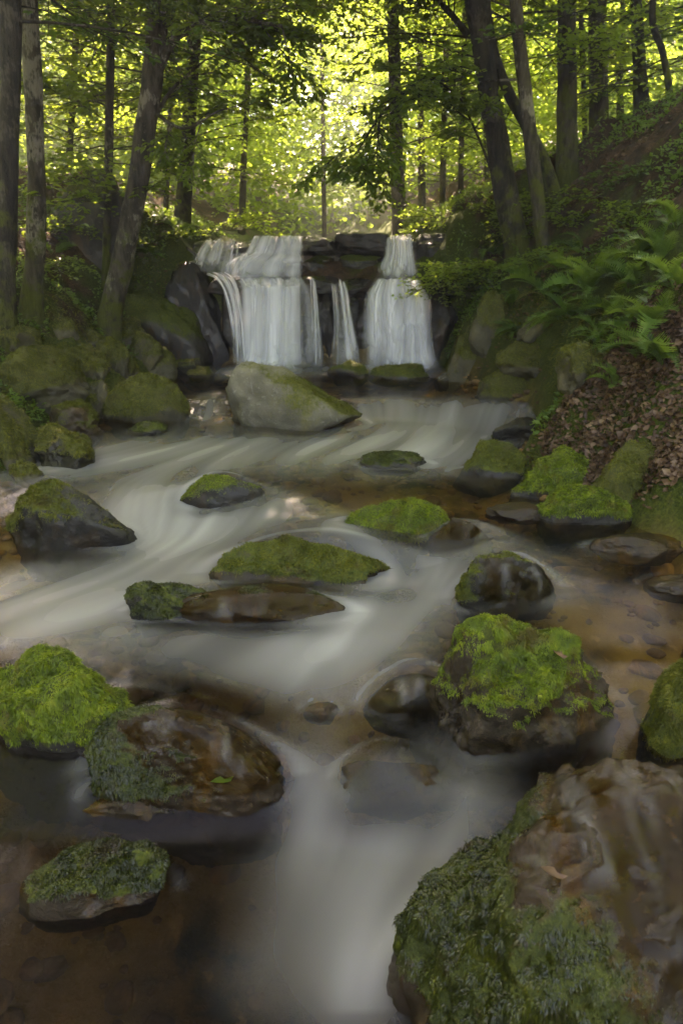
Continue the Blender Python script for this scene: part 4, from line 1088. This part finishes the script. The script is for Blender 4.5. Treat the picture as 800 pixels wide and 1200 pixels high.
def fern(px, py, y, label, size, n, seed, a0=0, fan=math.pi, group="ferns on the right bank", snap=True):
    g = np.random.default_rng(seed)
    p = at_y(px, py, y)
    if snap:
        # slide along the view line until it meets the slope
        q = meet_ground(px, py, y * .6, y * 1.5)
        if q is not None: p = q
    f = thing("fern", label, "fern", p, group)
    for k in range(n):
        o = obj("frond", FRONDS[int(g.integers(8))], f)
        a = a0 + fan * (2 * (k + .5 + g.uniform(-.3, .3)) / n - 1)
        s = size * (.68 if y > 5.0 else 1.0) * g.uniform(.7, 1.15)
        o.scale = (s, s * g.uniform(.8, 1.25), s * g.uniform(.65, 1.3)); o.rotation_euler = (g.normal() * .35, g.normal() * .3, a)
    return f
fern(775, 430, 4.6, "large bright fern arching over the leaf litter at the right edge", .55, 9, 1, math.pi, 1.6)
fern(690, 345, 7.2, "wide fern drooping from the mossy ledge right of the pale leaning trunk", .75, 9, 2, math.pi * 1.1, 1.7)
fern(640, 350, 7.6, "fern hanging below the foot of the pale leaning trunk", .7, 8, 3, math.pi * 1.15, 1.5)
fern(735, 345, 6.6, "fern high on the slope above the large bright fern", .7, 9, 4, math.pi * 1.1, 1.8)
fern(790, 340, 6.0, "fern at the right edge above the large bright fern", .6, 8, 5, math.pi, 1.8)
fern(600, 360, 8.3, "small fern left of the thick dark tree's roots", .6, 8, 6, math.pi, 1.8)
fern(560, 340, 8.8, "small fern on top of the mossy pillar by the falls", .5, 7, 7, math.pi, 2.0)
fern(700, 400, 6.4, "fern hanging into the hollow below the drooping ferns", .55, 8, 8, math.pi * 1.2, 1.5)
fern(745, 300, 7.6, "fern amid brown litter on the upper right slope", .6, 8, 9, math.pi, 2.4)
fern(680, 300, 8.4, "fern beside the slim pale trunk on the upper slope", .6, 8, 10, math.pi, 2.4)
fern(790, 270, 7.5, "highest fern at the right edge of the slope", .6, 8, 11, math.pi, 2.4)
fern(665, 375, 7.0, "fern spreading over the dark mossy block", .65, 9, 13, math.pi * 1.1, 1.8)
fern(620, 330, 8.4, "fern at the thick dark tree's roots", .65, 9, 14, math.pi, 2.2)
fern(715, 370, 6.2, "fern leaning out below the fern high on the slope", .6, 9, 15, math.pi * 1.1, 1.7)
fern(580, 300, 9.2, "fern on the rise beside the bright sapling", .6, 8, 16, math.pi, 2.4)
fern(760, 385, 5.6, "broad fern just behind the large bright fern", .7, 10, 17, math.pi, 2.0)
fern(700, 330, 7.4, "fern half hidden between the wide ferns on the ledge", .8, 10, 18, math.pi * 1.05, 2.0)
fern(655, 320, 8.0, "fern right beside the slim pale trunk's base", .75, 9, 19, math.pi, 2.2)
fern(770, 310, 6.6, "tall fern near the right edge of the slope", .75, 10, 20, math.pi, 2.2)
fern(735, 410, 5.6, "low fern above the top corner of the leaf-covered bank", .5, 9, 21, math.pi, 2.0)
fern(605, 390, 7.6, "fern hanging over the wide mossy block at the waterline", .5, 8, 22, math.pi * 1.1, 1.6)
fern(720, 455, 5.2, "young fern at the top corner of the leaf-covered bank", .35, 7, 12, math.pi, 1.8)
for k, (px, py, y, lab) in enumerate([(192, 258, 10.6, "pale feathery fern under the dark upright tree on the left"), (176, 300, 9.6, "pale fern at the left end of the ledge"), (96, 268, 8.6, "fern on the left bank below the outcrop"), (60, 300, 8.0, "fern between the two leftmost trunks' roots"), (206, 270, 11.0, "fern at the top left of the waterfall")]):
    fern(px, py, y, lab, .5, 8, 40 + k, 0, math.pi, "ferns on the left bank")

# ------------------------------------------------------------------ shrubs and undergrowth
def shrub(px, py, y, label, size, nb, seed, leafmat='leaf_bright', leaf=.06, aim=None, group="leafy shrubs on the banks"):
    g = np.random.default_rng(seed + 500)
    p = at_y(px, py, y)
    gz = float(terrain_z(p[0], p[1])); root = np.array([p[0], p[1], min(p[2], gz + .3)])
    s = thing("shrub", label, "shrub", root, group)
    W = Geo(); LP, LD = [], []
    for k in range(nb):
        a = g.uniform(0, 2 * np.pi) if aim is None else aim + g.normal() * .7
        d = np.array([math.cos(a), math.sin(a), g.uniform(.0, .7)])
        line, tw, P, D = bough(root + np.array([0, 0, .02]), d, size * g.uniform(.6, 1.1), g, leaf, 7, 9, .35, .45)
        V, Q = tube(line, np.linspace(.009, .003, len(line)), 5); W.add(V, Q=Q)
        for q in tw: V, Q = tube(q, [.004, .003, .002], 3); W.add(V, Q=Q)
        LP.append(P); LD.append(D)
    P = np.concatenate(LP); D = np.concatenate(LD)
    L = leaf * g.uniform(.7, 1.3, len(P))
    V, Q = leaves_geo(P, D, norm(np.array([0, 0, 1.0]) + g.normal(size=P.shape) * .4), L, L * .6)
    obj("stems", W.build("stems", M['bark_dark'], root), s)
    obj("foliage", mesh("foliage", V - root, Q, M[leafmat], False), s)
shrub(560, 290, 9.4, "bright green sapling leaning out beside the right waterfall", 1.0, 9, 1, 'leaf_bright', .06, math.pi)
shrub(590, 320, 9.0, "leafy sapling at the foot of the thick dark tree", .8, 9, 2, 'leaf_mid', .06, math.pi)
shrub(720, 230, 8.6, "dark leafy shrub high on the right slope", .9, 10, 3, 'leaf_mid', .055)
shrub(780, 200, 7.8, "dark leafy shrub under the top right trees", .9, 10, 4, 'leaf_dark', .055)
shrub(680, 270, 8.8, "low leafy shrub behind the slim pale trunk", .8, 10, 5, 'leaf_mid', .055)
shrub(660, 300, 8.2, "leafy shrub right of the slim pale trunk's foot", .7, 9, 6, 'leaf_mid', .05)
shrub(100, 250, 9.5, "small leafy shrub growing over the left outcrop", .8, 9, 7, 'leaf_mid', .05)
shrub(60, 300, 8.5, "leafy shrub between pale trunk and outcrop", .6, 8, 8, 'leaf_mid', .05)
shrub(170, 285, 10.2, "leafy shrub behind the leaning forked tree", .8, 9, 9, 'leaf_mid', .05)
shrub(20, 260, 8.8, "leafy shrub behind the two leftmost trunks", .9, 9, 10, 'leaf_dark', .05)
shrub(270, 262, 12, "bright low bush on the left above the lip of the falls", 1.0, 10, 11, 'leaf_bright', .06)
shrub(552, 275, 9.9, "leafy bush on the dark rise right of the right waterfall", .9, 12, 13, 'leaf_mid', .055)
shrub(585, 250, 10.2, "leafy bush on the rise behind the thick dark tree", .9, 12, 14, 'leaf_mid', .055)
shrub(620, 270, 9.6, "leafy bush between the thick dark tree and the slim pale trunk", .7, 10, 15, 'leaf_mid', .05)
shrub(755, 260, 7.6, "leafy bush half way up the open right slope", .7, 12, 16, 'leaf_mid', .05)
shrub(520, 262, 12, "bright low bush on the right above the lip of the falls", 1.0, 10, 12, 'leaf_bright', .06)

# ground cover: small leaves on both banks, denser on the right slope
g = np.random.default_rng(5)
def scatter(n, xr, yr, test):
    x = g.uniform(*xr, n); y = g.uniform(*yr, n)
    k = test(x, y); x, y = x[k], y[k]
    return np.stack([x, y, terrain_z(x, y)], 1)
def on_bank(x, y): return (x < edge_left(y) - .12) | (x > edge_right(y) + .12)
P = scatter(170000, (-6.5, 6.5), (3.5, 14), lambda x, y: on_bank(x, y) & (fbm2(x, y, 1.1, 3, 2.0) > -0.08) & ~((x > 1.2) & (y < 5.3)))
P[:, 2] += g.uniform(.0, .16, len(P)) * np.clip(.5 + 1.5 * fbm2(P[:, 0], P[:, 1], 3.0, 2, 7.0), .1, 1)
L = g.uniform(.03, .075, len(P)); D = norm(g.normal(size=P.shape) * np.array([1, 1, .5]))
V, Q = leaves_geo(P, D, norm(np.array([0, -.2, 1.0]) + g.normal(size=P.shape) * .5), L, L * .6, False)
tag(obj("ground_cover", mesh("ground_cover", V, Q, M['fern'], False)), "low green ground cover on both banks", "undergrowth", None, "stuff")

# moss on the steep soil by the water
P = scatter(150000, (-5.0, 4.2), (4.2, 10.6), lambda x, y: on_bank(x, y) & (np.minimum(np.abs(edge_left(y) - x), np.abs(x - edge_right(y))) < .9 + .5 * fbm2(x, y, 2, 2, 3.3)) & (fbm2(x, y, 2.4, 3, 12.0) > -.1) & ~((x > 1.5) & (y < 5.2)))
e = .02
nn = norm(np.stack([-(terrain_z(P[:, 0] + e, P[:, 1]) - terrain_z(P[:, 0] - e, P[:, 1])) / (2 * e), -(terrain_z(P[:, 0], P[:, 1] + e) - terrain_z(P[:, 0], P[:, 1] - e)) / (2 * e), np.ones(len(P))], 1))
D = norm(nn * .5 + np.array([0, 0, -.5]) + g.normal(size=P.shape) * .5)
L = g.uniform(.025, .05, len(P))
V, Q = leaves_geo(P, D, norm(nn + g.normal(size=P.shape) * .3), L, L * .3, False)
tag(obj("bank_moss", mesh("bank_moss", V, Q, M['moss_olive'], False)), "green moss covering the steep soil beside the water", "moss", None, "stuff")

# fallen leaves
def litter_leaf(size, seed):
    g = np.random.default_rng(seed)
    s = np.linspace(0, 1, 5); w = np.array([.02, .20, .31, .17, .005]) * size * g.uniform(.75, 1.15)
    c = np.stack([0 * s, s * size, .22 * size * np.sin(s * 3.4 + g.uniform(0, 6))], 1)
    A = c + np.stack([w, 0 * s, .17 * size * g.uniform(-.6, 1.6, 5)], 1); Bq = c + np.stack([-w, 0 * s, .17 * size * g.uniform(-.6, 1.6, 5)], 1)
    V = np.concatenate([A, c, Bq]); i = np.arange(4)
    return V, np.concatenate([np.stack([i, i + 1, i + 6, i + 5], 1), np.stack([i + 5, i + 6, i + 11, i + 10], 1)])
P = scatter(60000, (-6.5, 6.5), (3.4, 13), lambda x, y: on_bank(x, y) & (fbm2(x, y, .9, 3, 6.0) > .12))
P = np.concatenate([P, scatter(26000, (1.3, 3.0), (3.6, 5.25), lambda x, y: (x > edge_right(y) + .22) & (fbm2(x, y, 3.0, 3, 6.0) + .35 * g.normal(size=len(x)) > -.12))])
idx = g.integers(0, 6, len(P))
Gm = Geo()
proto = [litter_leaf(1, s) for s in range(6)]
for s in range(6):
    q = P[idx == s]; m = len(q)
    a = g.uniform(0, 2 * np.pi, m); sz = g.uniform(.02, .055, m)
    V0, Q0 = proto[s]
    V = V0[None] * sz[:, None, None]
    e = 0.02
    nx = (terrain_z(q[:, 0] + e, q[:, 1]) - terrain_z(q[:, 0] - e, q[:, 1])) / (2 * e)
    ny = (terrain_z(q[:, 0], q[:, 1] + e) - terrain_z(q[:, 0], q[:, 1] - e)) / (2 * e)
    nn = norm(np.stack([-nx, -ny, 1 + 0 * nx], 1) + g.normal(size=(m, 3)) * 0.42)
    t1 = norm(np.cross(nn, np.stack([np.cos(a), np.sin(a), 0 * a], 1))); t2 = np.cross(nn, t1)
    W = V[..., 0:1] * t1[:, None] + V[..., 1:2] * t2[:, None] + V[..., 2:3] * nn[:, None] + (q + nn * g.uniform(.004, .02, m)[:, None])[:, None, :]
    Gm.add(W.reshape(-1, 3), Q=(Q0[None] + (np.arange(m) * len(V0))[:, None, None]).reshape(-1, 4))
tag(obj("leaf_litter", Gm.build("leaf_litter", M['litter'])), "brown dead leaves covering the forest floor", "leaf litter", None, "stuff")

# the fallen leaves that can be told apart, on the front right bank
LEAVES = []
for k in range(6):
    V0, Q0 = proto[k]
    LEAVES.append(mesh("fallen_leaf", V0, Q0, M['litter']))
g = np.random.default_rng(99); cnt = 0
while cnt < 130:
    px, py = g.uniform(640, 800), g.uniform(455, 575)
    if py < 590 - (px - 600) * .62 or py > 700 - (px - 600) * .72 + 40: continue
    q = meet_ground(px, py, 3.4, 6.5)
    if q is None: continue
    cnt += 1
    gx_ = float(terrain_z(q[0] + .03, q[1]) - terrain_z(q[0] - .03, q[1])) / .06; gy_ = float(terrain_z(q[0], q[1] + .03) - terrain_z(q[0], q[1] - .03)) / .06
    o = obj("fallen_leaf", LEAVES[int(g.integers(6))], None, (q[0], q[1], float(terrain_z(q[0], q[1])) + .025))
    o.rotation_mode = 'QUATERNION'
    nn = Vector((-gx_, -gy_, 1)).normalized()
    from mathutils import Quaternion
    o.rotation_quaternion = nn.to_track_quat('Z', 'Y') @ Quaternion((0, 0, 1), g.uniform(0, 6.28)) @ Quaternion((1, 0, 0), g.normal() * .35)
    sc = g.uniform(.04, .075); o.scale = (sc, sc, sc)
    tag(o, "curled brown dead leaf on the leaf-covered front right bank", "leaf", "dead leaves on the front right bank")
# single leaves stuck to wet rocks
for px, py, key, lab, sc, mt, rz in [(664, 772, "big boulder capped", "tan dead leaf stuck to the right flank of the big bright moss boulder", .075, 'litter', .6), (268, 912, "dark wet sloping rock", "yellow leaf lying on the dark wet sloping rock", .07, 'leaf_bright', 2.0),
        (650, 1030, "huge wet brown front", "pale brown leaf pasted on the huge front boulder", .05, 'litter', 1.2), (690, 800, "big boulder capped", "small tan leaf low on the big bright moss boulder", .05, 'litter', 3.0)]:
    V = [v for k_, v in SURF.items() if k_.startswith(key)][0]
    a, b = project(V); d = np.hypot(a - px, b - py); near_ = np.nonzero(d < d.min() + 6)[0]
    q = V[near_[np.argmin(V[near_, 1])]]
    me = LEAVES[2].copy(); me.materials.clear(); me.materials.append(M[mt])
    o = obj("fallen_leaf", me, None, q + np.array([0, -.012, .012])); o.rotation_euler = (R(38), 0, rz); o.scale = (sc, sc, sc)
    tag(o, lab, "leaf")
# ------------------------------------------------------------------ bright damp air between the trees
hz = np.array([[x, y, z] for z in (-3.0, 34.0) for y in (-30.0, 90.0) for x in (-62.0, 62.0)])
m, nt, out = mat("haze_air"); n = N(nt)
pv = n("VolumePrincipled", {"Color": c4(0.95, 0.97, 0.9), "Density": 0.0058, "Anisotropy": 0.6})
nt.links.new(pv.outputs[0], out.inputs["Volume"])
hb = obj("haze", mesh("haze", hz, np.array([[0, 2, 3, 1], [4, 5, 7, 6], [0, 1, 5, 4], [2, 6, 7, 3], [0, 4, 6, 2], [1, 3, 7, 5]]), m, False))
tag(hb, "thin sunlit haze hanging between the trees", "haze", None, "stuff")
